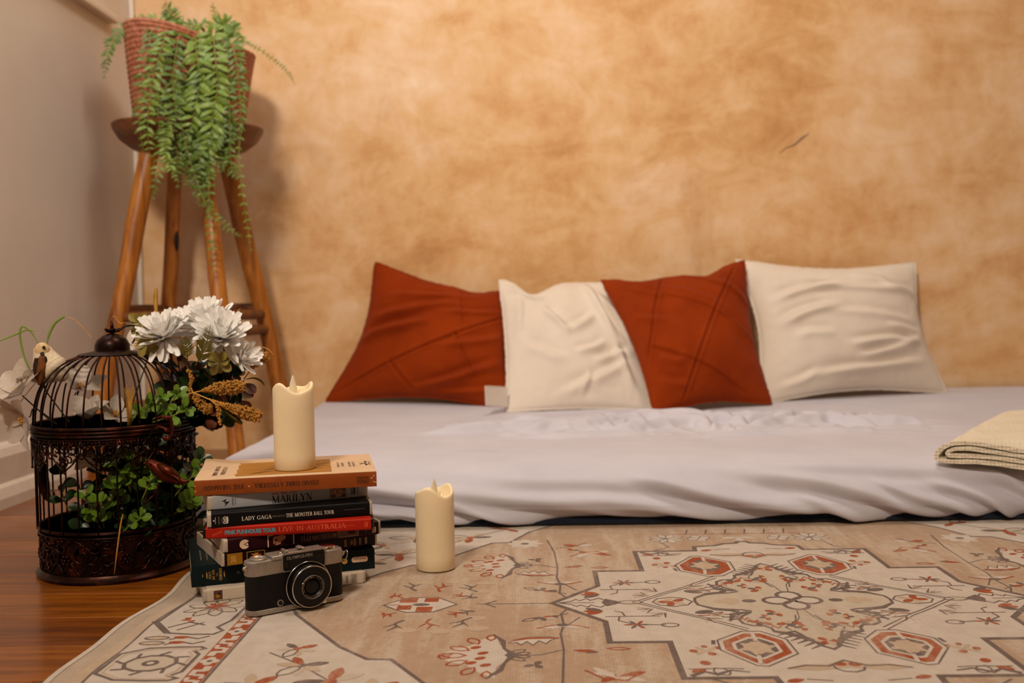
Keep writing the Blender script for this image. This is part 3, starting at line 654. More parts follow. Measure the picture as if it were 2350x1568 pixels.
# motifs on the tan field, all four ways
for sx in (1, -1):
    for sy in (1, -1):
        P = lambda *pts: [(sx*x, sy*y) for x, y in pts]; A = lambda a: (a if sx > 0 else 180-a)*(1) if sy > 0 else -(a if sx > 0 else 180-a)
        fl_ = lambda x, y, a, L, wd, mi, lv: fill(petal(sx*x, sy*y, A(a), L, wd), mi, lv)
        line(P((251, 22), (258, 38), (256, 74), (260, 104), (258, 150), (261, 232), (270, 300)), 2.4, GRY, 3, False)
        line(P((258, 150), (280, 164), (312, 166)), 1.8, GRY, 3); line(P((256, 84), (238, 50)), 1.8, GRY, 3)
        fill([(sx*x, sy*y) for x, y in ((232, 84), (244, 78), (257, 72), (270, 78), (282, 84), (268, 88), (257, 82), (246, 88))], CRE, 3.2); line(P((230, 86), (244, 78), (257, 74), (270, 78), (284, 86)), 2.6, RUS, 3.5); fill(ell(sx*257, sy*76, 7, 5), GRY, 3.7)
        # crescent leaf with teeth
        cr = [(262, 116), (275, 112), (292, 113), (306, 120), (312, 130), (304, 128), (300, 136), (294, 126), (288, 137), (282, 124), (275, 133), (270, 122)]
        fill(P(*cr), CRE, 3.2); line(P(*cr), 1.5, GRY, 3.4, True); line(P((262, 117), (278, 116), (294, 117), (308, 124)), [3, 5, 5, 2], RUS, 3.6)
        # palmettes
        fill(P((378, 164), (366, 182), (350, 190), (338, 208), (322, 224), (322, 196), (314, 180), (309, 164), (314, 148), (322, 132), (324, 106), (340, 120), (350, 138), (366, 146)), CRE, 3.1)
        for a, x, y, L in ((180, 352, 164, 26), (150, 350, 178, 24), (210, 350, 150, 24), (120, 342, 196, 22), (240, 342, 132, 22), (90, 330, 206, 18), (-90, 330, 122, 18), (165, 366, 160, 14), (195, 366, 170, 14)):
            Q = petal(sx*x, sy*y, A(180-a), L*.9, L*.5); line(Q, 2.4, RUS, 3.6, True)
        for a, b in ((336, 158), (338, 172), (346, 184), (344, 142), (332, 190)): fill(ell(sx*a, sy*b, 6, 4, 30), RUS, 3.5)
        line(P((330, 224), (318, 204), (314, 184), (309, 170), (306, 164), (309, 158), (316, 146), (318, 124), (328, 104)), [2, 6, 3, 6, 8, 6, 3, 6, 2], GRY, 3.7)
        for k in range(4): line(petal(sx*314, sy*164, A(180-(k-1.5)*26), 24, 9), 1.6, GRY, 3.6, True)
        # buds
        for a, L, mi in ((160, 16, PAL), (200, 14, RUS), (20, 12, GRY), (100, 12, GRY)): fl_(278, 50, a, L, 7, mi, 3.4)
        line(petal(sx*282, sy*52, A(30), 20, 8), 1.6, GRY, 3.6, True); fill(ell(sx*266, sy*48, 5, 5), GRY, 3.6); line(P((264, 46), (250, 36)), 1.8, GRY, 3.2)
        # long leaves, trefoils, white daisies
        fl_(250, 152, 170, 24, 8, RUS, 3.4); line(P((254, 150), (214, 148)), 1.4, CRE, 3.2); line(petal(sx*216, sy*148, A(175), 22, 7), 2, RUS, 3.5, True); fl_(238, 160, 190, 14, 4, GRY, 3.4)
        for k in range(3): fl_(286, 190, k*110+20, 11, 7, GRY, 3.5)
        for k in range(8): fl_(301, 279, k*45, 26, 14, CRE, 3.2)
        fill(ell(sx*301, sy*279, 6, 5), GRY, 3.6)
        for k in range(7): fl_(212, 214+2*k, k*51, 22+k*2, 9, (CRE, RUS, BEI)[k % 3], 3.3+k*.05)
        line(P((240, 205), (225, 225), (205, 232), (190, 214)), 2.6, RUS, 3.6); line(P((258, 250), (232, 262), (214, 282)), 1.8, GRY, 3.2)
        fl_(226, 262, 20, 24, 10, RUS, 3.5); fl_(226, 262, 160, 20, 10, CRE, 3.4); fl_(236, 238, 60, 12, 7, RUS, 3.5); fl_(236, 238, 170, 10, 6, GRY, 3.5)
        # branches around the lozenge
        for x, y, a, mi in ((432, 70, 80, GRY), (398, 66, 100, RUS), (362, 62, 70, GRY), (448, 34, 150, RUS), (372, 34, 30, RUS), (360, 28, 30, GRY)):
            c, s = cos(radians(a)), sin(radians(a)); T = lambda u, v: (sx*(x+u*c-v*s), sy*(y+u*s+v*c))
            L = 1 if y > 50 else .45
            line([T(-16*L, 3), T(-4*L, -3), T(6*L, 2), T(20*L, -4)], [4, 3, 4, 1.5], mi, 3.5); line([T(-2*L, -2), T(10*L, -12)], [3, 1], mi, 3.5); line([T(2*L, 0), T(12*L, 11)], [3, 1], mi, 3.5)
        for x, y in ((420, 88), (384, 92), (345, 84), (350, 50)): fill(ell(sx*x, sy*y, 12, 8), BEI, 3.1)
        # cream fields
        for x, y, s in ((505, 186, 1.0), (470, 226, 1.3), (540, 236, 1.2), (520, 140, .8), (430, 250, 1.2), (380, 320, 1.2), (460, 320, 1.3), (540, 330, 1.1), (500, 280, .9), (330, 372, 1), (280, 430, 1.1), (400, 400, 1.2)):
            for k in range(7):
                if (x+k) % 3: fl_(x, y, k*51+x, 26*s, 10*s, (PAL, RUS, BEI, GRY)[(k+int(y)) % 4], 3.2+k*.05)
            line(petal(sx*x, sy*y, A(x % 90), 30*s, 14*s), 1.8, GRY, 3.7, True); fill(ell(sx*x, sy*y, 5*s, 5*s), GRY if x % 2 else RUS, 3.8)
        line(P((545, 150), (520, 172), (505, 186), (470, 226), (430, 250), (380, 320), (330, 372)), 1.9, GRY, 3.05)
    for k, (x0, x1) in enumerate(((0, 0),)):
        hx = [(457, 0), (440, 18), (428, 27), (398, 27), (374, 0)]
        H6 = [(sx*x, y) for x, y in hx]+[(sx*x, -y) for x, y in hx[-2:0:-1]]
        fill(H6, CRE, 3.2); line(H6, 2, GRY, 3.8, True)
        for a, b, c, d in ((440, 8, 420, 26), (418, -26, 400, -8), (440, -18, 424, -2), (412, 10, 396, 25)): fill([(sx*a, b), (sx*c, b), (sx*c, d), (sx*a, d)], RUS, 3.5)
        fill(ell(sx*414, 0, 10, 5), GRY, 3.8); line([(sx*456, 0), (sx*438, 0)], 2, RUS, 3.7)
        line([(sx*352, 0), (sx*270, 0)], 1.6, GRY, 3.2); line([(sx*330, 12), (sx*342, 0), (sx*330, -12)], 2.4, GRY, 3.4)
for sy in (1, -1):
    for x in (-101, 101, -56, 56):
        n = 8 if abs(x) > 80 else 4
        for k in range(n): fill(petal(x, sy*298, k*360/n+20, 26 if n == 8 else 17, 10 if n == 8 else 15), CRE, 3.2); line(petal(x, sy*298, k*360/n+20, 26 if n == 8 else 17, 10 if n == 8 else 15), 1.3, GRY, 3.4, True)
    for k in range(3): fill(petal(0, sy*304, -90*sy+(k-1)*70, 26, 10), CRE, 3.2)
    line([(-112, sy*274), (-104, sy*250), (-120, sy*236), (-130, sy*228)], 2.4, GRY, 3.2); line([(112, sy*274), (118, sy*246), (130, sy*236)], 2.4, GRY, 3.2)
    for x in range(-70, 80, 28): line([(x, sy*326), (x+6, sy*352)], 2.4, GRY, 3.2)
    line([(-90, sy*324), (90, sy*324)], 2.4, RUS, 3.2)
rb.build('woven_field', RM, rug)

# ================================================================== mattress, sheet
def ztop(y):
    return 0.097 + (max(0, y-2.05)*0.062)
SX0, SX1 = -0.565, 1.5
NP = 300
def prof(t):
    """cross-section of the covered mattress, t from the wall (0) to the tuck under the front (1)"""
    if t < 0.66:
        y = 2.40 - (2.40-1.66)*(t/0.66); return y, ztop(y), 0, 1
    P = [(1.66, 0.097), (1.60, 0.0965), (1.545, 0.093), (1.508, 0.083), (1.487, 0.064), (1.478, 0.040), (1.479, 0.022), (1.490, 0.012), (1.515, 0.010)]
    u = (t-0.66)/0.34*(len(P)-1); k = min(int(u), len(P)-2); f = u-k
    a = P[max(0, k-1)]; b = P[k]; c = P[k+1]; d = P[min(len(P)-1, k+2)]
    cr = lambda i: 0.5*((2*b[i])+(c[i]-a[i])*f+(2*a[i]-5*b[i]+4*c[i]-d[i])*f*f+(3*b[i]-a[i]-3*c[i]+d[i])*f**3)
    return cr(0), cr(1), 0, 1
PR = [prof(i/NP) for i in range(NP+1)]
arc = [0]
for i in range(NP): arc.append(arc[-1]+hypot(PR[i+1][0]-PR[i][0], PR[i+1][1]-PR[i][1]))
nrm = []
for i in range(NP+1):
    a = PR[max(0, i-1)]; b = PR[min(NP, i+1)]; ty, tz = b[0]-a[0], b[1]-a[1]; L = hypot(ty, tz); nrm.append((tz/L*1.0, -ty/L))
# folds on the front: (x0, s0, x1, s1, amplitude, width), s counted upward from the lower edge along the cloth
FOLDS = [(-0.34, 0.085, 0.02, 0.020, 0.010, 0.009), (-0.36, 0.062, -0.06, 0.016, 0.008, 0.007), (-0.42, 0.105, 0.16, 0.030, 0.007, 0.012), (-0.3, 0.045, -0.12, 0.018, 0.007, 0.006),
         (0.02, 0.060, 0.40, 0.018, 0.006, 0.010), (0.16, 0.085, 0.50, 0.020, 0.009, 0.010), (0.30, 0.10, 0.62, 0.028, 0.008, 0.012), (0.38, 0.055, 0.56, 0.018, 0.007, 0.008),
         (0.50, 0.085, 0.66, 0.018, 0.006, 0.008), (0.58, 0.085, 0.72, 0.016, 0.006, 0.008), (0.66, 0.09, 0.80, 0.018, 0.006, 0.008), (0.28, 0.118, 0.74, 0.086, 0.004, 0.012), (-0.1, 0.1, 0.3, 0.066, 0.003, 0.012)]
def foldsum(x, s):
    h = 0
    for x0, s0, x1, s1, A, W in FOLDS:
        u = (x-x0)/(x1-x0)
        if -0.15 < u < 1.15:
            c = s0+(s1-s0)*u+0.006*sin(u*5+x0*20); e = sstep(-0.15, 0.2, u)*sstep(1.15, 0.75, u); d = (s-c)/W
            if abs(d) < 3.5: h += A*e*(exp(-d*d)-0.75*exp(-(d+1.5)**2))
    return h
TOPF = [(-0.19, 1.845, 0.06, 1.90, .006, .014), (0.0, 1.86, 0.2, 1.93, .007, .016), (0.06, 1.93, 0.26, 1.99, .006, .014), (0.13, 1.80, 0.33, 1.93, .006, .016), (0.24, 1.98, 0.32, 1.84, .008, .017),
        (0.28, 2.02, 0.40, 1.87, .007, .015), (0.33, 1.92, 0.52, 1.97, .007, .014), (0.40, 1.85, 0.50, 1.95, .006, .014), (0.46, 1.90, 0.66, 1.95, .006, .014), (0.52, 1.98, 0.62, 1.86, .006, .013), (0.58, 1.92, 0.72, 1.88, .005, .013),
        (0.30, 1.74, 0.62, 1.80, .003, .014), (-0.05, 1.75, 0.18, 1.79, .002, .012), (0.36, 2.00, 0.56, 2.05, .005, .014), (0.19, 2.045, 0.36, 1.98, .008, .018)]
_rc = random.Random(21)
for _k in range(64):      # many short creases where the sheet has bunched up
    _x = _rc.gauss(0.27, 0.21); _y = 1.93+_rc.gauss(0, 0.055)-0.05*(_x < 0.05); _a = _rc.gauss(0.15, 0.75); _L = _rc.uniform(0.03, 0.10)
    if -0.2 < _x < 0.72: TOPF.append((_x-_L/2*cos(_a), _y-_L/2*sin(_a), _x+_L/2*cos(_a), _y+_L/2*sin(_a), _rc.uniform(.0014, .0030), _rc.uniform(.006, .010)))
def topsum(x, y):
    h = 0
    if not (-0.3 < x < 0.85 and 1.68 < y < 2.13): return 0
    for x0, y0, x1, y1, A, W in TOPF:
        dx, dy = x1-x0, y1-y0; L = hypot(dx, dy); u = ((x-x0)*dx+(y-y0)*dy)/(L*L); d = (-(x-x0)*dy+(y-y0)*dx)/L/(W*.85)
        d += 0.5*sin(u*6+x0*30)
        if -0.2 < u < 1.2 and abs(d) < 3.5: h += A*sstep(-0.2, 0.25, u)*sstep(1.2, 0.7, u)*(exp(-d*d)-0.5*exp(-(d-1.5)**2))
    return h
bed = MB(); nx = 620
TOT = arc[-1]
def sheetpt(u, v):
    i = int(round(v*NP)); y, z = PR[i][0], PR[i][1]; ny, nz = nrm[i]; x = SX0+(SX1-SX0)*u; s = TOT-arc[i]
    # rounded left end
    e = sstep(SX0+0.07, SX0, x); zz = z*(1-0.9*e*e) if z > 0.012 else z
    h = 0.0018*noise.noise(Vector((x*5, y*7, 2)))
    front = sstep(0.15, 0.085, s)
    if front > 0: h += 1.5*front*foldsum(x, s)*sstep(0.004, 0.018, s)+front*0.0012*noise.noise(Vector((x*22+s*30, s*60, 4)))
    if s > 0.1:
        k = sstep(-0.22, 0.05, x)*sstep(0.85, 0.6, x)*sstep(1.72, 1.84, y)*sstep(2.12, 2.02, y)
        n1 = noise.noise(Vector((x*16+y*6, y*20-x*4, 1))); n2 = noise.noise(Vector((x*34, y*40, 7)))
        g = 3.0*topsum(x, y)+k*(0.007*(0.40-min(.8, abs(n1)*1.7))+0.002*(0.4-abs(n2)*1.5)); h += 0.023*tanh(1.35*g/0.023)
    if s > 0.1 and y < 1.85: h += 0.0010*noise.noise(Vector((x*12+y*20, y*16, 9)))
    return (x, y+ny*h*0.8, max(zz+nz*h, 0.004)+0.004*sin(x*3.1+1)*(1 if z > 0.03 else 0)*0.5)
bed.grid(sheetpt, nx, NP)
sh = bed.build('bed_sheet', 'sheet_cloth', None, smooth=True)
tag(sh, 'pale lavender grey fitted sheet, creased, over the floor mattress', 'sheet')
mat_ = MB(); mat_.rbox(SX0+0.035, SX1-0.01, 1.50, 2.385, 0.0012, 0.070, 0.012, 3)
mo = mat_.build('mattress', 'navy_cloth', None, smooth=40); tag(mo, 'low mattress with dark navy underside laid on rug against the ochre wall', 'mattress')
MB().tube([(SX0+0.06, 1.497, 0.007), (0.3, 1.494, 0.007), (SX1-0.03, 1.497, 0.007)], 0.0055, 8).build('gap_strip', 'navy_cloth', mo)  # navy strip along the lower edge, its dark colour standing for the shadow gap

# ================================================================== cushions
def cushion(name, label, mat, tl, tr, br, bl, puff, seed, seams=(), wr=(), pinch=0.07, group=None, back=0.03, dips=()):
    c = [Vector(p) for p in (bl, br, tr, tl)]; ctr = sum(c, Vector())/4
    du = (c[1]+c[2]-c[0]-c[3])/2; dv = (c[3]+c[2]-c[0]-c[1])/2; n = du.cross(dv).normalized()   # points towards the room
    root = thing(name, label, 'cushion', tuple(ctr + Vector((0, 0, 0.0))), 0, group)
    rr = random.Random(seed); off = rr.uniform(0, 50)
    def pt(u, v, side):
        p = (c[0]*(1-u)+c[1]*u)*(1-v)+(c[3]*(1-u)+c[2]*u)*v
        # edges drawn in between the corners
        cu, cv = u-0.5, v-0.5
        p = p - du*(cu*pinch*2*(sin(pi*v)**1.2)*abs(2*cu)) - dv*(cv*pinch*2*(sin(pi*u)**1.2)*abs(2*cv))
        for ud, am, wd in dips: p = p - dv*(am*exp(-((u-ud)/wd)**2)*v**5)
        b = max(0, (sin(pi*u)*sin(pi*v)))
        t = b**0.52
        h = puff*t if side else back*t
        if side:
            h += 0.010*t*noise.noise(Vector((u*2.3+off, v*2.3, 1)))
            edge = min(u, 1-u, v, 1-v)
            # gathers running in from the seams and radiating from the corners
            h += 0.0030*sstep(0.24, 0.03, edge)*t*noise.noise(Vector((u*22+off, v*22, 3)))
            for x0, y0, x1, y1, A, W in wr:
                dx, dy = x1-x0, y1-y0; L = hypot(dx, dy); k = ((u-x0)*dx+(v-y0)*dy)/(L*L); d = (-(u-x0)*dy+(v-y0)*dx)/L/W + 0.35*sin(k*4+A*900)
                if -0.15 < k < 1.15 and abs(d) < 3.5: h += 1.5*A*sstep(-0.15, 0.25, k)*sstep(1.15, 0.7, k)*(exp(-d*d)-0.6*exp(-(d-1.5)**2))*min(1, t*1.5)
            for x0, y0, x1, y1 in seams:
                dx, dy = x1-x0, y1-y0; L = hypot(dx, dy); k = ((u-x0)*dx+(v-y0)*dy)/(L*L); d = abs(-(u-x0)*dy+(v-y0)*dx)/L
                if -0.01 < k < 1.01: h += -0.0060*exp(-(d/0.008)**2)*min(1, t*2)+0.0030*exp(-((d-0.018)/0.010)**2)*min(1, t*2)
            h += 0.0014*t*noise.noise(Vector((u*9+off, v*12, 8)))
        return p + n*(h if side else -h)
    m = MB(); N = 96
    m.grid(lambda u, v: pt(u, v, 1), N, N); m.grid(lambda u, v: pt(1-u, v, 0), 24, 24)
    m.build('cover', mat, root, smooth=True, world=True)
    ed = MB(); ring = [pt(u/48, 0, 0) for u in range(48)]+[pt(1, u/48, 0) for u in range(48)]+[pt(1-u/48, 1, 0) for u in range(48)]+[pt(0, 1-u/48, 0) for u in range(48)]
    ring = [p+Vector((0.0016*noise.noise(p*120), 0, 0.0016*noise.noise(p*110+Vector((5, 0, 0))))) for p in ring]
    ed.tube(ring, 0.0028, 6, closed=True); ed.build('edge_seam', mat, root, smooth=True, world=True)
    return root, pt, n
seamsX = ((0.02, 0.62, 0.98, 0.66), (0.36, 0.02, 0.36, 0.98))
cushion('cushion', 'rust cushion at the left end of the row, slumped low against the wall', 'rust_cloth',
        at(862, 603, 2.375), at(1196, 668, 2.385), at(1186, 946, 2.20), at(748, 922, 2.33), 0.062, 1,
        ((0.04, 0.06, 0.98, 0.74), (0.30, 0.28, 0.48, 0.02), (0.66, 0.52, 0.80, 0.2), (0.62, 0.98, 0.70, 0.6)),
        ((0.05, 0.42, 0.48, 0.60, .012, .035), (0.1, 0.58, 0.6, 0.78, .006, .03), (0.15, 0.75, 0.8, 0.92, .006, .03), (0.5, 0.06, 0.98, 0.34, .008, .03), (0.6, 0.4, 0.98, 0.56, .006, .03), (0.62, 0.02, 0.98, 0.16, .006, .025), (0.55, 0.66, 0.98, 0.78, .005, .025)), 0.075, dips=((0.72, .03, .12),))
c2, c2pt, c2n = cushion('cushion', 'cream crumpled cushion between the two rust cushions', 'cream_cloth',
        at(1146, 643, 2.345), at(1440, 648, 2.375), at(1512, 942, 2.16), at(1164, 945, 2.135), 0.050, 2, (),
        ((0.62, 0.95, 0.80, 0.5, .012, .035), (0.72, 0.9, 0.92, 0.45, .009, .028), (0.3, 0.72, 0.44, 0.48, .008, .03), (0.44, 0.5, 0.66, 0.62, .007, .03), (0.5, 0.34, 0.7, 0.42, .006, .025), (0.14, 0.4, 0.4, 0.3, .005, .035),
         (0.36, 0.05, 0.86, 0.30, .006, .035), (0.62, 0.3, 0.9, 0.36, .008, .03), (0.8, 0.42, 0.84, 0.12, .008, .03), (0.05, 0.92, 0.3, 0.82, .010, .03), (0.12, 0.9, 0.10, 0.5, .004, .03), (0.56, 0.22, 0.5, 0.06, .004, .02)), 0.02, dips=((0.22, .10, .10), (0.34, .05, .1)))
cushion('cushion', 'bright rust cushion with stitched criss-cross seams, between two cream cushions', 'rust_cloth',
        at(1380, 644, 2.30), at(1708, 599, 2.33), at(1770, 926, 2.165), at(1503, 951, 2.06), 0.060, 3,
        ((0.40, 0.98, 0.02, 0.30), (0.93, 0.98, 0.24, 0.02), (0.02, 0.96, 0.98, 0.36), (0.10, 0.40, 0.80, 0.02), (0.5, 0.98, 0.98, 0.62)),
        ((0.06, 0.93, 0.34, 0.76, .006, .03), (0.30, 0.86, 0.7, 0.62, .004, .03), (0.75, 0.86, 0.97, 0.66, .007, .03), (0.06, 0.18, 0.3, 0.1, .006, .03), (0.12, 0.3, 0.3, 0.26, .005, .03), (0.7, 0.5, 0.97, 0.36, .004, .03), (0.05, 0.62, 0.28, 0.56, .005, .03)), 0.05, dips=((0.70, .045, .12), (.25, .02, .12)))
cushion('cushion', 'cream cushion at the right end of the row, with creases and a curled corner', 'cream_cloth',
        at(1690, 598, 2.385), at(2100, 605, 2.375), at(2172, 901, 2.325), at(1742, 928, 2.20), 0.060, 4, (),
        ((0.12, 0.68, 0.5, 0.80, .010, .03), (0.3, 0.78, 0.92, 0.76, .006, .03), (0.12, 0.5, 0.46, 0.62, .010, .032), (0.4, 0.56, 0.9, 0.52, .004, .03), (0.5, 0.34, 0.9, 0.36, .009, .03), (0.55, 0.22, 0.95, 0.4, .006, .03), (0.3, 0.12, 0.9, 0.2, .007, .035),
         (0.75, 0.84, 0.97, 0.7, .008, .03), (0.72, 0.46, 0.97, 0.44, .005, .025), (0.08, 0.06, 0.3, 0.14, .006, .03), (0.6, 0.9, 0.8, 0.84, .004, .03), (0.2, 0.4, 0.4, 0.42, .004, .03)), 0.06)
# woven tag of the second cushion
m = MB(); a = at(1161, 889, 2.12); b = at(1114, 889, 2.10)
for k in range(2): pass
t0, t1, t2, t3 = at(1164, 889, 2.128), at(1114, 886, 2.085), at(1116, 931, 2.085), at(1165, 934, 2.128)
m.add([t0, t1, t2, t3]+[p+Vector((0.0, 0.0012, 0)) for p in (t0, t1, t2, t3)], [(0, 1, 2, 3), (7, 6, 5, 4), (0, 4, 5, 1), (1, 5, 6, 2), (2, 6, 7, 3), (3, 7, 4, 0)])
m.tube([t1, t2], 0.0018, 6); m.tube([t1.lerp(t0, .08), t0], 0.0008, 5)
m.build('care_tag', 'tag_cloth', c2, world=True, label='pale woven care tag at the lower left corner')

# ================================================================== folded blanket
org = Vector((0.592, 1.490, 0.086)); U_ = Vector((0.95, -0.28, 0.02)).normalized(); V_ = Vector((0.62, 0.78, 0.055)).normalized()
bl = thing('folded_blanket', 'cream knitted blanket folded on the right front edge of the mattress', 'blanket', tuple(org))
def layer(path, th, L, name):
    """a folded layer: its section path (along U, up) swept along V"""
    m = MB(); P = bez([(a, b, 0) for a, b in path], 60); n = len(P); pr = []
    for sgn in (1, -1):
        R_ = []
        for i in range(n):
            t = (P[min(i+1, n-1)]-P[max(i-1, 0)]).normalized(); R_.append((P[i].x-t.y*th/2*sgn, P[i].y+t.x*th/2*sgn))
        pr += R_ if sgn == 1 else R_[::-1]
    K = len(pr); ns = 30; vs = []
    for j in range(ns+1):
        v = L*j/ns
        for a, b in pr:
            wv = 0.0012*noise.noise(Vector((a*40, v*40, b*90)))
            drop = -0.55*max(0, a-0.02)**1.3*sstep(0.05, 0.0, v)*0.35
            q = org + U_*(a+0.004*noise.noise(Vector((v*20, 3, b*60)))) + V_*v + Vector((0, 0, b+wv+drop)); vs.append(q)
    fs = [(j*K+i, (j+1)*K+i, (j+1)*K+(i+1) % K, j*K+(i+1) % K) for j in range(ns) for i in range(K)]+[tuple(range(K)), tuple(ns*K+i for i in range(K))[::-1]]
    m.add(vs, fs); return m.build(name, 'knit', bl, smooth=50, world=True)
layer([(0.5, 0.0045), (0.2, 0.004), (0.06, 0.006), (0.012, 0.004), (-0.003, 0.011), (0.010, 0.026), (0.04, 0.033), (0.1, 0.030), (0.2, 0.029), (0.5, 0.032)], 0.0062, 0.30, 'outer_fold')
layer([(0.5, 0.0115), (0.2, 0.011), (0.07, 0.0145), (0.022, 0.0125), (0.0125, 0.0165), (0.024, 0.0225), (0.05, 0.0245), (0.1, 0.0215), (0.2, 0.021), (0.5, 0.024)], 0.0055, 0.295, 'inner_fold')

# ================================================================== stool, basket, fern
SC = Vector((-0.766, 2.20, FL))
stool = thing('bar_stool', 'tall wooden stool with splayed round legs carrying the fern, in the room corner', 'stool', tuple(SC))
m = MB(); szt = 0.738
m.lathe([(0, 0.69-FL), (0.10, 0.69-FL), (0.125, 0.693-FL), (0.146, 0.708-FL), (0.158, 0.727-FL), (0.160, 0.735-FL), (0.156, szt-FL), (0.13, szt-0.002-FL), (0, szt-0.004-FL)], 56,
        fn=lambda p, a: Vector((p.x*(1+0.02*sin(3*a+1)), p.y*(1+0.03*sin(2*a)), p.z+0.004*sin(2*a+0.6)*(hypot(p.x, p.y)/0.16)**2)))
m.build('seat', 'dark_timber', stool, smooth=40)
hd = Vector((0.122, 0.100, 0)).normalized(); pd = Vector((hd.y, -hd.x, 0))
legs = []
for k, d in enumerate((-hd, hd, pd, -pd)):
    path = []
    for i in range(13):
        z = FL+0.012*0+(0.70-FL)*i/12; r = 0.086+(0.68-z)*0.218
        p = SC+d*r; p.z = z
        p += Vector((0.0016*sin(i*1.1+k*2), 0.0012*cos(i*0.9+k), 0))*sin(pi*i/12); path.append(p)
    rad = [0.0200+0.0010*sin(i*0.8+k) for i in range(13)] if k < 2 else [0.0170+0.0010*sin(i*0.8+k) for i in range(13)]
    m = MB(); m.tube(path, rad, 14); lg = m.build('leg', 'timber', stool, smooth=40, world=True); legs.append((lg, path))
def on_leg(k, z):
    P = legs[k][1]
    for a, b in zip(P, P[1:]):
        if a.z <= z <= b.z: return a.lerp(b, (z-a.z)/(b.z-a.z))
for a, b, z in ((0, 2, 0.325), (2, 1, 0.325), (1, 3, 0.34), (3, 0, 0.34), (2, 1, 0.29), (0, 2, 0.14)):
    m = MB(); p, q = on_leg(a, z), on_leg(b, z); m.tube([p, p.lerp(q, .5), q], [0.011, 0.0125, 0.011], 10); m.build('rung', 'dark_timber', stool, smooth=40, world=True)
kp = on_leg(3, 0.50); m = MB(); m.ball(kp+Vector((0.014, -0.009, 0.0)), (0.006, 0.006, 0.026), 10, 8); m.build('knot', 'knot', legs[3][0], world=True)
kp = on_leg(1, 0.285); m = MB(); m.ball(kp+Vector((-0.004, -0.0165, 0)), (0.007, 0.005, 0.010), 10, 8); m.build('knot', 'knot', legs[1][0], world=True)

BZ = szt
PC = Vector((-0.759, 2.195, BZ-0.002))
bk = thing('basket_planter', 'terracotta woven basket planter on the stool seat, holding a trailing fern', 'basket', tuple(PC))
m = MB(); NR = 20; pr = [(0.0, 0.002), (0.105, 0.0)]
for i in range(NR):
    t = (i+0.5)/NR; r = 0.113+0.022*t
    for a in range(-2, 3): pr.append((r+0.0022*cos(a*pi/4.4), 0.188*(t+a*0.22/NR)))
pr += [(0.130, 0.19), (0.126, 0.187)]+[(0.124-0.02*i/8, 0.187-0.17*i/8) for i in range(1, 9)]+[(0.0, 0.017)]
def slant(p, a):
    z = p.z; k = z/0.19; return Vector((p.x+0.006*k+0.002*sin(3*a), p.y, z*(1-0.17*(p.x/0.135)*k)+0.004*k*k*sin(3*a+0.8)))
m.lathe(pr, 72, fn=slant); m.build('woven_wall', 'rattan', bk, smooth=True)
m = MB()
ring = [slant(Vector((0.1325*cos(2*pi*i/60), 0.1325*sin(2*pi*i/60), 0.190)), 2*pi*i/60) for i in range(60)]
m.tube(ring, 0.0055, 8, closed=True); m.build('rim', 'rattan', bk, smooth=True)
m = MB(); m.lathe([(0, 0.150), (0.10, 0.150), (0.108, 0.148)], 40, fn=slant); m.build('soil', 'soil', bk)

fern = thing('fern', 'green trailing fern growing out of the terracotta basket', 'plant', tuple(PC+Vector((0, 0, 0.15))))
def leaflet_shape(L, W, droop=0.15):
    return [(0, 0, 0), (L*.3, W*.45, 0.02*L), (L*.65, W*.42, -droop*.3*L), (L, 0, -droop*L), (L*.65, -W*.42, -droop*.3*L), (L*.3, -W*.45, 0.02*L), (L*.5, 0, L*.07)], [(0, 5, 6), (5, 4, 6), (4, 3, 6), (3, 2, 6), (2, 1, 6), (1, 0, 6)]
LV, LF = leaflet_shape(1, 0.36)
leaf_me = {}
for nm in ('fern_green', 'fern_light'):
    q = MB(); q.add(LV, LF); leaf_me[nm] = q.mesh('leaflet', nm, True)
single = [0]
def frond(pts, n, L, mat, own=False, taper=0.35, first=0.06):
    C0 = bez(pts, 40); m = MB(); m.tube(C0, [0.0016*(1-0.7*i/40) for i in range(41)], 5)
    fr = m.build('frond', 'fern_stem', fern, smooth=True, world=True)
    q = MB(); Mi = Matrix.Translation(-(fern.location))
    tot = n
    for i in range(n):
        t = first+(1-first)*i/n; k = t*40; a = int(k); p = C0[a].lerp(C0[min(40, a+1)], k-a); d = (C0[min(40, a+1)]-C0[max(0, a-1)]).normalized()
        side0 = d.cross(Vector((0, -1, 0.25)))
        if side0.length < 0.1: side0 = Vector((1, 0, 0))
        side0.normalize()
        ll = L*(taper+(1-taper)*sin(pi*min(1, 0.12+t*0.86))**0.6)*rnd.uniform(0.85, 1.12)
        if t > 0.9: ll *= 0.6
        for s in (1, -1):
            dirv = (side0*s*rnd.uniform(.7, 1.1)+d*rnd.uniform(.1, .7)+Vector((0, -0.18, -0.12))+Vector((rnd.uniform(-.22, .22), rnd.uniform(-.4, .3), rnd.uniform(-.22, .22)))).normalized()
            nrm_ = Vector((rnd.uniform(-.6, .6), -1, rnd.uniform(-.2, 1.0)))
            z = (nrm_-dirv*nrm_.dot(dirv)).normalized(); yv = z.cross(dirv)
            M = Matrix(((dirv.x*ll, yv.x*ll, z.x*ll, p.x), (dirv.y*ll, yv.y*ll, z.y*ll, p.y), (dirv.z*ll, yv.z*ll, z.z*ll, p.z), (0, 0, 0, 1)))
            if own and single[0] < 296:
                o = bpy.data.objects.new('leaflet', leaf_me[mat]); COL.objects.link(o); o.parent = fr; o.matrix_basis = Mi @ M; single[0] += 1
            else: q.add(LV, LF, 0, M)
    if q.v: q.build('leaflets', mat, fr, smooth=True, world=True, kind='stuff')
base = lambda dx, dy=0: PC+Vector((dx, dy, 0.155))
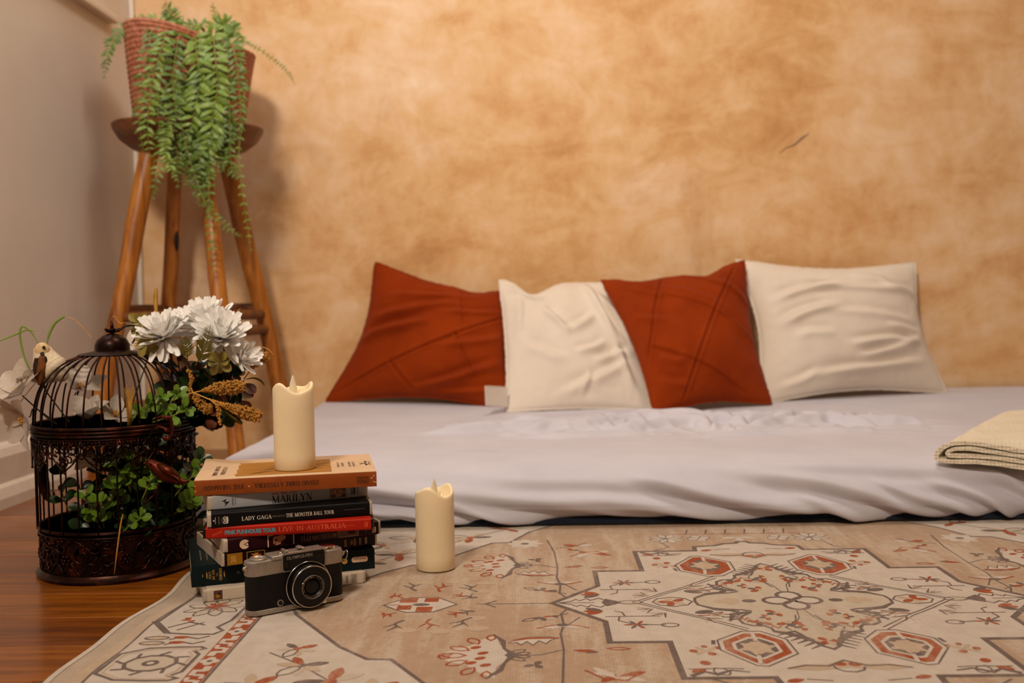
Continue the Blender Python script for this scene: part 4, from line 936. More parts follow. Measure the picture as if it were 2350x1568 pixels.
def hang(x0, rim, path, n, L, mat='fern_green', own=False, Y0=2.06, first=0.10):
    """a frond from the soil over the rim, then through photo positions hanging in front of the basket"""
    pts = [base(x0, -0.03), at(rim[0], rim[1], Y0+0.02)]+[at(px, py, Y0-0.012*(1+i*0.3)+ (0.02 if i > 3 else 0)) for i, (px, py) in enumerate(path)]
    frond(pts, n, L, mat, own, first=first)
FR = [(-0.05, (352, 66), [(340, 110), (328, 190), (320, 270), (328, 350)], 20, .024, 'fern_green', 1), (-0.04, (386, 62), [(374, 100), (356, 160), (344, 230), (338, 300), (346, 372)], 24, .028, 'fern_light', 1),
      (-0.02, (416, 64), [(404, 120), (396, 190), (404, 260), (392, 330)], 20, .030, 'fern_green', 1), (0.0, (444, 82), [(452, 130), (458, 190), (446, 260), (426, 330)], 20, .034, 'fern_light', 1),
      (0.03, (486, 82), [(494, 130), (500, 190), (492, 250), (484, 320), (466, 400)], 22, .036, 'fern_light', 1), (0.05, (524, 88), [(540, 130), (548, 190), (552, 260), (546, 330)], 20, .024, 'fern_green', 1),
      (0.02, (470, 86), [(470, 150), (464, 230), (470, 300), (458, 370), (452, 440)], 24, .028, 'fern_green', 1), (-0.03, (398, 66), [(378, 140), (362, 230), (368, 320), (362, 400), (348, 466)], 26, .022, 'fern_green', 0),
      (0.06, (540, 100), [(558, 170), (560, 260), (548, 350), (556, 440), (568, 520), (578, 588)], 26, .012, 'fern_light', 0), (0.0, (450, 90), [(470, 230), (476, 340), (480, 440), (482, 540), (492, 640)], 30, .018, 'fern_green', 0),
      (-0.02, (412, 78), [(410, 200), (420, 300), (440, 380), (474, 470), (520, 520), (556, 545)], 30, .016, 'fern_green', 0), (0.04, (508, 92), [(522, 180), (528, 290), (530, 380), (548, 412)], 24, .020, 'fern_green', 0)]
for a in FR: hang(*a)
for k in range(26):       # the thick mass that has gathered in front of the seat
    x = rnd.uniform(375, 520); x0 = 300+(x-375)*1.55; e = rnd.uniform(0.1, 1); bot = 330+170*e*(1-abs(x-450)/140*.7); y0 = rnd.uniform(190, 290)
    hang((x-444)*0.0005, (x, 95), [(x+rnd.uniform(-10, 10), y0), (x+rnd.uniform(-18, 18), (y0+bot)/2), (x+(455-x)*.35*e+rnd.uniform(-16, 16), bot)], 22, rnd.uniform(.018, .026), rnd.choice(('fern_green', 'fern_green', 'fern_light')), 0, 2.085+rnd.uniform(-.03, .01), 0.42)
def up(x0, path, n, L, mat='fern_green', Y=2.14):
    frond([base(x0, 0)]+[at(px, py, Y-0.01*i) for i, (px, py) in enumerate(path)], n, L, mat)
up(-0.06, [(330, 60), (290, 62), (262, 90), (247, 130), (238, 184)], 26, .020); up(-0.03, [(400, 60), (392, 30), (375, 8)], 14, .022); up(-0.02, [(405, 70), (400, 40), (378, 22)], 12, .024, 'fern_light')
up(0.05, [(545, 95), (580, 105), (630, 138), (662, 168), (677, 196)], 26, .008); up(0.03, [(505, 60), (492, 30), (488, 4)], 10, .010); up(0.04, [(520, 70), (500, 50), (470, 62)], 14, .024, 'fern_light')
up(0.02, [(470, 70), (440, 62), (420, 80)], 12, .026); up(0.05, [(530, 70), (545, 85), (560, 110)], 12, .02, 'fern_light'); up(-0.05, [(370, 55), (340, 48), (310, 60)], 14, .022, 'fern_light')
up(0.03, [(505, 80), (515, 55), (530, 60), (548, 78)], 14, .026); up(-0.02, [(420, 60), (400, 70), (380, 90), (368, 120)], 14, .028, 'fern_light')
# ================================================================== bird cage
CC = Vector((-0.570, 1.318, FL))
cage = thing('bird_cage', 'dark bronze round bird cage holding plants, on bare floor beside the book stack', 'bird cage', tuple(CC))
ZB, ZR, ZD = 0.070, 0.196, 0.288      # top of the base band, upper rim, foot of the cap (heights above the floor)
m = MB(); m.lathe([(0.0965, 0.0), (0.1015, 0.001), (0.1025, 0.004), (0.0985, 0.007), (0.0968, 0.010), (0.0968, 0.0)], 72)
m.lathe([(0, 0.003), (0.0965, 0.003), (0.0965, 0.005), (0, 0.005)], 48)
m.build('base_ring', 'bronze', cage, smooth=40)
m = MB()
# pierced base band: a wall with openings behind the scrolls
NS = 240; NZ = 18; R0 = 0.0955
def bandpt(i, k, r): a = 2*pi*i/NS; return (r*cos(a), r*sin(a), 0.009+(ZB-0.011-0.009)*k/NZ)
vs = [bandpt(i, k, R0) for i in range(NS) for k in range(NZ+1)]+[bandpt(i, k, R0-0.0009) for i in range(NS) for k in range(NZ+1)]
off = NS*(NZ+1); hole = set()
for i in range(NS):
    for k in range(2, NZ-2):
        u = (i % 30)/30; q = k/NZ
        for cu, cq, ru, rq in ((.16, .60, .07, .14), (.30, .28, .05, .09), (.46, .66, .05, .10), (.62, .34, .045, .12), (.80, .62, .06, .10), (.94, .30, .04, .08)):
            if ((u-cu)/ru)**2+((q-cq)/rq)**2 < 1: hole.add((i, k))
fs = []
for i in range(NS):
    j = (i+1) % NS
    for k in range(NZ):
        if (i, k) in hole: continue
        fs.append((i*(NZ+1)+k, j*(NZ+1)+k, j*(NZ+1)+k+1, i*(NZ+1)+k+1)); fs.append((off+i*(NZ+1)+k+1, off+j*(NZ+1)+k+1, off+j*(NZ+1)+k, off+i*(NZ+1)+k))
m.add(vs, fs); m.build('base_band', 'bronze', cage)
def cyl(a, z, r): return Vector((r*cos(a), r*sin(a), z))
def scroll(m, a0, z0, size, turns, mir, r, th, start=0.2, tilt=0):
    pts = []
    for i in range(26):
        t = i/25; q = tilt+mir*(start+turns*2*pi*t); rad = size*(1-0.82*t); pts.append(cyl(a0+rad*cos(q)/r, z0+rad*sin(q), r))
    m.tube(pts, [th*(1-0.35*i/25) for i in range(26)], 5)
m = MB()
for k in range(8):
    a = 2*pi*k/8+0.1; R1 = R0+0.0008
    scroll(m, a-0.16, 0.036, 0.014, 1.3, 1, R1, 0.0017, 1.2); scroll(m, a+0.16, 0.032, 0.014, 1.3, -1, R1, 0.0017, 4.2)
    scroll(m, a-0.30, 0.024, 0.008, 1.1, -1, R1, 0.0013, 0.5); scroll(m, a+0.33, 0.045, 0.008, 1.1, 1, R1, 0.0013, 2.5)
    for j in range(6):
        q = j*pi/3; m.ball(cyl(a+0.38+0.0052*cos(q)/R1, 0.03+0.0052*sin(q), R1), 0.0026, 6, 4)
    m.ball(cyl(a+0.38, 0.03, R1+0.001), 0.0022, 6, 4)
    m.tube([cyl(a-0.38+0.1*i, 0.050+0.006*sin(i*1.5+k), R1) for i in range(8)], 0.0013, 5)
    m.tube([cyl(a-0.36+0.04*i, 0.020+0.007*sin(i*.9+1), R1) for i in range(19)], 0.0013, 5); scroll(m, a+0.02, 0.047, 0.009, 1.2, 1, R1, 0.0015, 3.3); scroll(m, a+0.0, 0.022, 0.008, 1.2, -1, R1, 0.0014, 0.2)
    for j in range(5): m.ball(cyl(a-0.34+0.17*j, 0.054-0.004*(j % 2), R1), (.003, .003, .0022), 6, 4)
    m.tube([cyl(a-0.05+0.02*i, 0.012+0.006*i, R1) for i in range(5)], [0.0018, 0.0016, 0.0014, 0.0012, 0.0006], 5)
for k in range(120): m.ball(cyl(2*pi*k/120, 0.0115, R0+0.0009), 0.0011, 5, 3)
m.build('base_scrollwork', 'bronze', cage, smooth=True)
m = MB(); m.lathe([(0.0975+0.0016*cos(q), ZB-0.006+0.0022*sin(q)) for q in [2*pi*i/8 for i in range(9)]], 72)
m.lathe([(0.0972+0.0012*cos(q), ZB-0.012+0.0012*sin(q)) for q in [2*pi*i/8 for i in range(9)]], 72); m.build('lower_rim', 'bronze', cage, smooth=True)
m = MB()
for z, rr, r in ((ZR, 0.1015, 0.0021), (ZR-0.0045, 0.1025, 0.0016), (ZR-0.009, 0.1015, 0.0019)): m.lathe([(rr+r*cos(q), z+r*sin(q)) for q in [2*pi*i/8 for i in range(9)]], 80)
m.lathe([(0.1005, ZR), (0.1005, ZR-0.013)], 72); m.build('upper_rim', 'bronze', cage, smooth=True)
m = MB()      # lace band hanging below the rim
NL = 14; R2 = 0.1015
for k in range(NL):
    a = 2*pi*k/NL; w_ = 2*pi/NL
    for s in (1, -1):
        scroll(m, a+s*0.115, ZR-0.026, 0.0075, 1.25, s, R2, 0.0015, 1.5); scroll(m, a+s*0.06, ZR-0.038, 0.006, 1.1, -s, R2, 0.0011, 3.5)
        m.tube([cyl(a+s*x, z, R2) for x, z in ((0.224, ZR-0.014), (0.19, ZR-0.024), (0.20, ZR-0.032), (0.14, ZR-0.040), (0.09, ZR-0.045), (0.035, ZR-0.049), (0, ZR-0.053))], 0.0011, 5)
        m.tube([cyl(a+s*x, z, R2) for x, z in ((0.224, ZR-0.03), (0.15, ZR-0.033), (0.1, ZR-0.028), (0.03, ZR-0.034), (0, ZR-0.044))], 0.0009, 5)
        for j in range(4): m.ball(cyl(a+s*(0.04+0.045*j), ZR-0.017-0.001*(j % 2), R2+0.0004), 0.0017, 6, 4)
        m.ball(cyl(a+s*0.16, ZR-0.0225, R2+0.0004), 0.0015, 6, 4)
    m.tube([cyl(a+0.0*x, ZR-0.013-0.01*x, R2) for x in range(5)], 0.0012, 5); m.tube([cyl(a+.05*cos(q), ZR-.040+.005*sin(q), R2) for q in [2*pi*i/14 for i in range(14)]], .0012, 5, closed=True); m.tube([cyl(a+w_/2+.035*cos(q), ZR-.033+.0036*sin(q), R2) for q in [2*pi*i/12 for i in range(12)]], .0011, 5, closed=True); m.ball(cyl(a, ZR-0.054, R2), 0.002, 6, 4)
    m.tube([cyl(a-0.03+0.015*x, ZR-0.0205, R2) for x in range(5)], 0.001, 5)
m.lathe([(R2-.0006, ZR-.012), (R2-.0006, ZR-.0205)], 84)
for q in range(2): m.tube([cyl(2*pi*i/90, ZR-0.0135-0.0068*q, R2) for i in range(90)], 0.0009, 5, closed=True)
m.build('lace_band', 'bronze', cage, smooth=True)
NBAR = 26
bar = MB(); bar.tube([(0, 0, ZB-0.008), (0, 0, (ZB+ZR)/2), (0, 0, ZR-0.006)], 0.00115, 6); me = bar.mesh('bar', 'bronze', True)
for k in range(NBAR):
    a = 2*pi*k/NBAR+0.05; o = bpy.data.objects.new('bar', me); COL.objects.link(o); o.parent = cage; o.location = (0.0985*cos(a), 0.0985*sin(a), 0)
db = MB(); pr = bez([(0.0995, 0, ZR), (0.0975, 0, ZR+0.022), (0.090, 0, ZR+0.048), (0.074, 0, ZR+0.071), (0.048, 0, ZR+0.086), (0.018, 0, ZD)], 22)
db.tube(pr, 0.00125, 6); me = db.mesh('dome_bar', 'bronze', True)
for k in range(28):
    o = bpy.data.objects.new('dome_bar', me); COL.objects.link(o); o.parent = cage; o.rotation_euler = (0, 0, 2*pi*k/28+0.03)
m = MB(); m.lathe([(0, ZD-0.002), (0.042, ZD-0.004), (0.044, ZD-0.0025), (0.041, ZD-0.001), (0.024, ZD+0.002), (0.0225, ZD+0.003), (0.0222, ZD+0.010), (0.019, ZD+0.017), (0.012, ZD+0.0225), (0.0075, ZD+0.0245), (0, ZD+0.025)], 40); m.build('cap', 'bronze', cage, smooth=35)
m = MB(); zc = ZD+0.025
for k in range(5):
    q = k*2*pi/5+0.4; c = Vector((0.006*cos(q), 0.006*sin(q), zc+0.004)); m.ball((0, 0, 0), (0.0062, 0.0030, 0.0022), 8, 6, M=Matrix.Translation(c) @ Matrix.Rotation(q, 4, 'Z') @ Matrix.Rotation(-0.5, 4, 'Y'))
m.ball((0, 0, zc+0.004), (0.0032, 0.0032, 0.005), 8, 6); m.tube([(0, 0, zc), (0.0005, 0, zc+0.010), (0, 0, zc+0.017)], [0.003, 0.0025, 0.0012], 8)
m.build('finial', 'bronze', cage, smooth=True)
m = MB(); m.tube(bez([(0.008, 0, zc+0.002), (0.016, 0.004, zc+0.009), (0.026, 0.008, zc+0.010), (0.032, 0.010, zc+0.006), (0.029, 0.011, zc-0.004), (0.023, 0.010, zc-0.014)], 24), [0.0015]*18+[0.002, 0.0022, 0.002, 0.0016, 0.0014, 0.0012, 0.001], 7); m.build('hanging_hook', 'bronze', cage, smooth=True)
# door catch
q0 = at(384, 985, 1.232); m = MB(); f = lambda x, y, dy=0.0: at(x, y, 1.228+dy)
m.tube(bez([f(379, 962), f(388, 958), f(393, 968), f(395, 985), f(391, 1000), f(384, 1007), f(375, 1003)], 26), [0.0030, .0034, .0036, .0034]+[0.0021]*16+[0.0026, .003, .0034, .0036, .0036, .0032, .0028], 8)
m.tube(bez([f(356, 985, .004), f(366, 980, .003), f(378, 984), f(386, 988)], 10), 0.0019, 6); m.ball(f(382, 988), 0.0032, 8, 6); m.tube(bez([f(360, 962, .006), f(372, 956, .002), f(384, 962, 0)], 8), 0.002, 6)
m.build('door_catch', 'copper_metal', cage, smooth=True, world=True, label='copper coloured curled door catch')
# little metal birds wired to the cage
def metal_bird(pxy, mat, Y):
    m = MB(); P = [at(x, y, Y) for x, y, r in pxy]; m.tube(bez(P, 30), [np.interp(i/30*(len(pxy)-1), range(len(pxy)), [r for _, _, r in pxy]) for i in range(31)], 10); return m
m = metal_bird([(333, 1069, .0012), (342, 1064, .0055), (352, 1068, .0072), (366, 1078, .0095), (382, 1088, .011), (398, 1096, .0085), (412, 1104, .0045), (434, 1106, .0014)], 'copper', 1.224)
m.ball(at(345, 1066, 1.2165), 0.0016, 8, 6)
m.tube(bez([at(362, 1068, 1.216), at(384, 1080, 1.211), at(404, 1096, 1.214), at(418, 1110, 1.222)], 14), [0.002, .003, .004, .0046, .005, .005, .0048, .0045, .004, .0035, .003, .0026, .002, .0016, .001], 7)
for k in range(4): m.tube([at(390+k*5, 1086+k*3, 1.209), at(408+k*5, 1104+k*4, 1.213)], [0.0012, .0006], 5)
m.tube([at(372, 1098, 1.224), at(352, 1138, 1.226)], 0.0010, 5); m.tube([at(352, 1138, 1.226), at(328, 1158, 1.226)], 0.0010, 5)
bo = m.build('bird_ornament', 'copper_metal', cage, smooth=True, world=True, label='small copper bird with swept tail on the front bars')
m = metal_bird([(99, 1060, .002), (98, 1072, .0065), (97, 1088, .0075), (100, 1110, .0078), (104, 1128, .0065), (110, 1142, .005), (122, 1148, .003), (124, 1130, .0012)], 'bronze', 1.318)
m.build('bird_ornament', 'bronze', cage, smooth=True, world=True, label='dark metal bird seen edge on at the left side of the bars')

# ================================================================== artificial flowers and greenery
def petal_mesh(name, mat, prof, L=1.0, curl=0.2, cup=0.12, nl=7):
    """one petal along +x, length 1; prof = half widths"""
    m = MB(); vs = []; n = len(prof)
    for i, hw in enumerate(prof):
        t = i/(n-1); z = curl*t*t
        for s in (-1, -0.5, 0, 0.5, 1): vs.append((t, hw*s, z+cup*hw*abs(s)**1.5*2+0.0 ))
    fs = [(i*5+k, (i+1)*5+k, (i+1)*5+k+1, i*5+k+1) for i in range(n-1) for k in range(4)]
    m.add(vs, fs); return m.mesh(name, mat, True)
pm = [petal_mesh('petal', 'petal_white', [.035, .065, .09, .11, .122, .124, .11, .06], curl=c, cup=u) for c, u in ((0.10, .22), (0.26, .3), (-0.16, .25))]
def pmat(origin, dirv, up, L, wd=1.0):
    x = dirv.normalized(); z = (up-x*up.dot(x)).normalized(); y = z.cross(x)
    return Matrix(((x.x*L, y.x*L*wd, z.x*L, origin.x), (x.y*L, y.y*L*wd, z.y*L, origin.y), (x.z*L, y.z*L*wd, z.z*L, origin.z), (0, 0, 0, 1)))
def stemtube(root, pts, r, mat, name='stem'):
    m = MB(); m.tube(bez(pts, 14), r, 6); return m.build(name, mat, root, smooth=True, world=True)
HUB = Vector((-0.50, 1.345, 0.17))     # where the stems of the spray are bound
def mum(c, axis, R, rings, label, squash=1.0):
    root = thing('white_chrysanthemum', label, 'flower', tuple(c), 0, 'white chrysanthemums'); ax = Vector(axis).normalized(); u = ax.orthogonal().normalized(); v = ax.cross(u)
    for n, tilt, L, off in rings:
        for k in range(n):
            a = 2*pi*k/n+off+rnd.uniform(-.08, .08); tl = radians(tilt+rnd.uniform(-7, 7)); d = (u*cos(a)+v*sin(a))*cos(tl)+ax*sin(tl)
            M = pmat(ax*0.004*sin(tl), d, ax if tilt < 70 else -(u*cos(a)+v*sin(a)), R*L*rnd.uniform(.93, 1.06), rnd.uniform(1.0, 1.25))
            o = bpy.data.objects.new('petal', pm[0 if tilt > 45 else (1 if tilt > 0 else 2)]); COL.objects.link(o); o.parent = root; o.matrix_basis = M
    m = MB(); m.ball((0, 0, 0), 0.006, 10, 6, M=Matrix.Translation(-ax*0.003)); m.build('calyx', 'fern_stem', root, smooth=True)
    stemtube(root, [c-ax*0.004, c-ax*0.03+Vector((0, 0, -.01)), HUB+Vector((rnd.uniform(-.01, .01), rnd.uniform(-.01, .01), 0))], 0.0018, 'stem_dark'); return root
RG = [(11, -10, .98, 0), (14, 10, 1.0, .24), (13, 28, .96, .1), (11, 46, .86, .3), (8, 64, .7, 0), (5, 80, .5, .2)]
mum(at(376, 776, 1.315), (-0.12, -0.55, 0.83), 0.040, RG, 'white daisy-like flower behind the cage finial, left of the large double bloom')
mum(at(474, 752, 1.345), (-0.18, -0.45, 0.87), 0.045, RG, 'large white bloom at the top of the bouquet')
mum(at(508, 778, 1.305), (0.25, -0.62, 0.75), 0.041, RG, 'white bloom in the middle of the bouquet with a small olive fern leaf before it')
mum(at(548, 828, 1.31), (0.78, -0.45, 0.38), 0.031, [(8, 20, 1.0, 0), (8, 42, .95, .3), (7, 62, .8, 0)], 'smallest white bloom, opening to the right of the bouquet beside the golden seed head')
# drooping loose petals under the left flower belong to it
for nm, pts in (('white_chrysanthemum', ((372, 790), (368, 824))),): pass
fl0 = [o for o in bpy.data.objects if o.name.startswith('white_chrysanthemum') and o.parent is None][0]
for (xa, ya), (xb, yb), wd in (((374, 786), (366, 828), 1.3), ((380, 786), (394, 808), 1.5)):
    a, b = at(xa, ya, 1.298), at(xb, yb, 1.288); o = bpy.data.objects.new('petal', pm[2]); COL.objects.link(o); o.parent = fl0; o.matrix_basis = Matrix.Translation(-fl0.location) @ pmat(a, b-a, Vector((0, -1, .2)), (b-a).length, wd)

lp = [petal_mesh('petal', 'lily_white', [.05, .13, .21, .265, .285, .26, .18, .05], curl=c, cup=.20) for c in (0.22, -0.22)]
def lily(c, axis, R, n, label, tilt=30, centre=True, stem_to=None, off=0.0):
    root = thing('white_lily', label, 'flower', tuple(c), 0, 'white lilies'); ax = Vector(axis).normalized(); u = ax.orthogonal().normalized(); v = ax.cross(u)
    for k in range(n):
        a = 2*pi*k/n+off+rnd.uniform(-.1, .1); tl = radians(tilt+(14 if k % 2 else -6)+rnd.uniform(-8, 8)); d = (u*cos(a)+v*sin(a))*cos(tl)+ax*sin(tl)
        o = bpy.data.objects.new('petal', lp[1 if k % 2 else 0]); COL.objects.link(o); o.parent = root; o.matrix_basis = pmat(Vector(), d, ax, R*rnd.uniform(.9, 1.08), rnd.uniform(1.0, 1.2))
    m = MB()
    for k in range(5):
        a = k*1.3; tip = ax*0.009+(u*cos(a)+v*sin(a))*0.0035; m.tube([(0, 0, 0), tip], 0.0006, 5); m.ball(tip, (.0018, .0018, .0013), 6, 4)
    m.build('stamens', 'pollen', root, smooth=True)
    stemtube(root, [c-ax*0.003, c-ax*0.02, stem_to or Vector((-0.585, 1.325, 0.12))], 0.0009, 'stem_dark'); return root
lily(at(48, 905, 1.275), (-0.35, -0.62, 0.70), 0.044, 6, 'white lily at the far left under the perched bird, wide open', 22, off=.3)
lily(at(62, 960, 1.262), (-0.55, -0.70, -0.30), 0.046, 6, 'white lily hanging lowest, outside the left side of the cage', 18, off=.1)
lily(at(100, 880, 1.30), (-0.30, -0.2, 0.9), 0.040, 6, 'white lily directly under the feet of the perched bird', 25)
lily(at(205, 962, 1.30), (0.05, -0.45, 0.85), 0.036, 6, 'white lily with yellow stamens standing inside the cage dome', 42, off=.5)
lily(at(182, 895, 1.335), (0.35, -0.35, 0.8), 0.036, 6, 'white lily inside the dome high on its left side', 30)
lily(at(208, 1030, 1.27), (0.1, -0.5, -0.8), 0.032, 5, 'white lily hanging head down behind the lace band', 40)
lily(at(322, 800, 1.375), (-0.2, -0.6, 0.6), 0.032, 6, 'white lily peeping out between the cage cap and the left bloom', 25)
lily(at(262, 958, 1.31), (0.4, -0.3, 0.6), 0.03, 5, 'white lily low at the middle of the dome just above the rim', 20)

# boxwood sprigs
bx = {}
for nm in ('box_green', 'box_dark', 'olive_leaf', 'brown_leaf'):
    q = petal_mesh('leaf', nm, [.03, .08, .15, .23, .29, .32, .31, .24, .08], curl=-.10, cup=.10); bx[nm] = q
def sprig(pts, L, n, mat, label, name='boxwood_sprig', group='boxwood sprigs in the cage', cat='plant', tip=5, stem='fern_stem'):
    P = [Vector(p) for p in pts]; root = thing(name, label, cat, tuple(P[0]), 0, group); C0 = bez(P, 24); stemtube(root, C0[::3]+[C0[-1]], 0.0009, stem)
    for i in range(n):
        t = 0.25+0.75*i/max(1, n-1) if i < n-tip else 1.0; a = min(23, int(t*24)); p = C0[a]; d = (C0[min(24, a+1)]-C0[max(0, a-1)]).normalized(); s = d.orthogonal().normalized(); s2 = d.cross(s); q = i*2.4+rnd.uniform(-.4, .4)
        dv = (s*cos(q)+s2*sin(q))+d*(0.45 if i < n-tip else 0.8)+Vector((0, -0.25, .1))
        o = bpy.data.objects.new('leaf', bx[mat]); COL.objects.link(o); o.parent = root; o.matrix_basis = Matrix.Translation(-P[0]) @ pmat(p, dv, Vector((rnd.uniform(-.4, .4), -0.9, .8)), L*rnd.uniform(.8, 1.15))
    return root
SP = [((230, 1215), (215, 1175), (200, 1140), 1.243, 'box_green', 'bright boxwood sprig low at the left, pressed to the front bars'), ((240, 1215), (235, 1180), (228, 1150), 1.238, 'box_green', 'bright boxwood sprig at the centre front of the cage just above the band'),
      ((262, 1190), (258, 1145), (262, 1118), 1.243, 'box_green', 'bright boxwood sprig a little left of the thin straw'), ((300, 1130), (288, 1100), (262, 1066), 1.24, 'box_green', 'boxwood sprig with round leaves high behind the lace band'),
      ((300, 1130), (298, 1085), (296, 1052), 1.243, 'box_green', 'upright boxwood sprig whose tip touches the lace band'), ((312, 1130), (318, 1095), (322, 1070), 1.247, 'box_green', 'boxwood sprig left of the copper bird'),
      ((325, 1150), (345, 1105), (358, 1092), 1.226, 'box_green', 'boxwood sprig crossing in front of the copper bird'), ((400, 1130), (440, 1085), (462, 1055), 1.275, 'box_dark', 'dark boxwood sprig poking out through the right bars, upper one'),
      ((400, 1140), (430, 1105), (455, 1080), 1.265, 'box_green', 'boxwood sprig poking out through the right bars by the orange book'), ((400, 1180), (430, 1155), (440, 1145), 1.262, 'box_green', 'small boxwood sprig low at the right bars'),
      ((270, 1225), (310, 1200), (322, 1188), 1.24, 'box_green', 'short boxwood sprig at the front lying along the lower rim'), ((330, 960), (352, 935), (370, 912), 1.275, 'box_green', 'boxwood sprig rising inside the dome, left one'),
      ((350, 965), (385, 930), (408, 905), 1.268, 'box_green', 'boxwood sprig rising inside the dome with the largest round leaf'), ((350, 970), (395, 955), (425, 940), 1.262, 'box_green', 'boxwood sprig leaning right over the rim'),
      ((300, 970), (320, 945), (345, 925), 1.285, 'box_green', 'boxwood sprig behind the dry wheat ear in the dome'), ((160, 1180), (142, 1130), (138, 1085), 1.30, 'box_dark', 'dark sprig behind the left bars')]
for a, b, c, Y, mt, lab in SP: sprig([at(*a, Y+.02), at(*b, Y+.008), at(*c, Y)], 0.0165 if mt == 'box_green' else 0.018, 11, mt, lab)
r5 = random.Random(11)
bshape = MB(); pfl = [.03, .08, .15, .23, .29, .32, .31, .24, .08]
_bl = bx['box_dark']; BLV = [v.co.copy() for v in _bl.vertices]; BLF = [tuple(p.vertices) for p in _bl.polygons]
def tangle(name, label, origin, branches, L, n):
    root = thing(name, label, 'plant', tuple(origin)); st = MB(); lv = MB()
    for b, e in branches:
        C0 = bez([b, b.lerp(e, .5)+Vector((.008, 0, .004)), e], 16); st.tube(C0, .0009, 5)
        for i in range(n):
            t = .2+.8*i/(n-1); a = min(15, int(t*16)); p = C0[a]; d = (C0[a+1]-C0[a]).normalized(); s1 = d.orthogonal().normalized(); s2 = d.cross(s1); q = i*2.4+r5.uniform(-.4, .4)
            lv.add(BLV, BLF, 1 if (name == 'dark_bouquet_foliage' and i % 4 == 0) else 0, pmat(p, s1*cos(q)+s2*sin(q)+d*.5, Vector((r5.uniform(-.6, .6), -.9, .8)), L*r5.uniform(.75, 1.15)))
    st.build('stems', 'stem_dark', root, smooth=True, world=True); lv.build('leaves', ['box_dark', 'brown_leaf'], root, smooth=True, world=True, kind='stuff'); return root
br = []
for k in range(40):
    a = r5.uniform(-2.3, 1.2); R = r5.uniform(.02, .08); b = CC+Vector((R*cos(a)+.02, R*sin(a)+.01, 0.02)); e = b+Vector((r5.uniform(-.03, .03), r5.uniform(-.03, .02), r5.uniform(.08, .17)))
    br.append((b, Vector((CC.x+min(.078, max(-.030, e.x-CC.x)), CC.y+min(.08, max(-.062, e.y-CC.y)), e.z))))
tangle('dark_cage_foliage', 'dark tangle of leaves filling the shaded inside of the bird cage', CC+Vector((0, 0, .01)), br, .022, 16)  # dark fill: the cage's inner shade is put into the leaf colour
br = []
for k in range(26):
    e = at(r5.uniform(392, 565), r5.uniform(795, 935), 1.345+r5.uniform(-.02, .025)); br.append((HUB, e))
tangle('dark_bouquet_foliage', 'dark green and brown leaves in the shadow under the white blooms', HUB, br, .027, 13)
for (x, y), Y, lab, mt in (((503, 832), 1.285, 'olive succulent-like rosette below the white blooms', 'olive_leaf'), ((322, 742), 1.335, 'olive leaf rosette at the upper left of the bouquet', 'olive_leaf'), ((338, 790), 1.30, 'small brownish leaf sprig beside the hanging hook', 'olive_leaf')):
    c = at(x, y, Y); root = thing('olive_rosette', lab, 'plant', tuple(c), 0, 'olive rosettes'); n = 9
    for k in range(n):
        a = k*2.39; d = Vector((cos(a), -0.45+0.2*(k % 3), sin(a))); o = bpy.data.objects.new('leaf', bx[mt]); COL.objects.link(o); o.parent = root; o.matrix_basis = pmat(Vector(), d, Vector((0, -1, .3)), 0.017*(1.1 if k % 2 else .85), 1.0)
    stemtube(root, [c, c.lerp(HUB, .5)+Vector((0, .01, 0)), HUB], .001, 'stem_dark')
# small fern leaves
def fernleaf(pts, L, n, mat, lab, Y):
    P = bez([at(x, y, Y) for x, y in pts], 30); root = thing('fern_sprig', lab, 'plant', tuple(P[0]), 0, 'small olive fern leaves'); m = MB(); m.tube(P, [0.0009*(1-.6*i/30) for i in range(31)], 5); m.build('stem', mat, root, smooth=True, world=True)
    m = MB()
    for i in range(n):
        t = .18+.82*i/n; a = min(29, int(t*30)); p = P[a]; d = (P[a+1]-P[max(0, a-1)]).normalized(); s0 = d.cross(Vector((0, -1, 0))).normalized(); ll = L*(1-t)**.55*min(1, t*3.2)+.002
        for s in (1, -1):
            dv = s0*s+d*.75+Vector((0, -.12, 0)); M = pmat(p, dv, Vector((.1, -1, .2)), ll, .75); m.add([(0, -.045, 0), (.5, -.085, .02), (1, 0, -.03), (.5, .085, .02), (0, .045, 0)], [(0, 1, 2, 3, 4)], 0, M)
    m.build('leaflets', mat, root, world=True, kind='stuff'); return root
fernleaf([(448, 840), (470, 800), (484, 744)], .019, 22, 'olive_fern', 'olive fern leaf standing in front of the white blooms', 1.252)
fernleaf([(430, 830), (428, 800), (422, 772)], .016, 16, 'olive_fern', 'olive fern leaf between the left bloom and the middle bloom', 1.285)
fernleaf([(536, 785), (553, 757), (578, 738)], .011, 18, 'straw', 'yellowed fern tip at the upper right of the bouquet', 1.32)
fernleaf([(450, 815), (462, 790), (458, 768)], .013, 16, 'olive_fern', 'dark olive fern leaf deep under the blooms', 1.32)
# golden grain spikes
def grain(pts, rads, Y, lab, n=420):
    P = bez([at(x, y, Y) for x, y in pts], 40); root = thing('grain_spike', lab, 'plant', tuple(P[0]), 0, 'golden grain spikes'); m = MB(); m.tube(P, .001, 6); m.build('stem', 'straw', root, smooth=True, world=True)
    m = MB(); rr = random.Random(len(lab))
    for i in range(n):
        t = rr.random(); k = .25+.75*t; a = min(39, int(k*40)); p = P[a].lerp(P[a+1], k*40-a); d = (P[a+1]-P[a]).normalized(); s = d.orthogonal().normalized(); s2 = d.cross(s); q = rr.uniform(0, 2*pi)
        R = np.interp(k, np.linspace(.25, 1, len(rads)), rads)*(0.72+.28*abs(sin(t*26)))*rr.uniform(.7, 1.05); m.ball(p+(s*cos(q)+s2*sin(q))*R, rr.uniform(.0010, .0017), 5, 4)
    m.build('seeds', 'seed_gold', root, smooth=True, world=True, kind='stuff'); return root
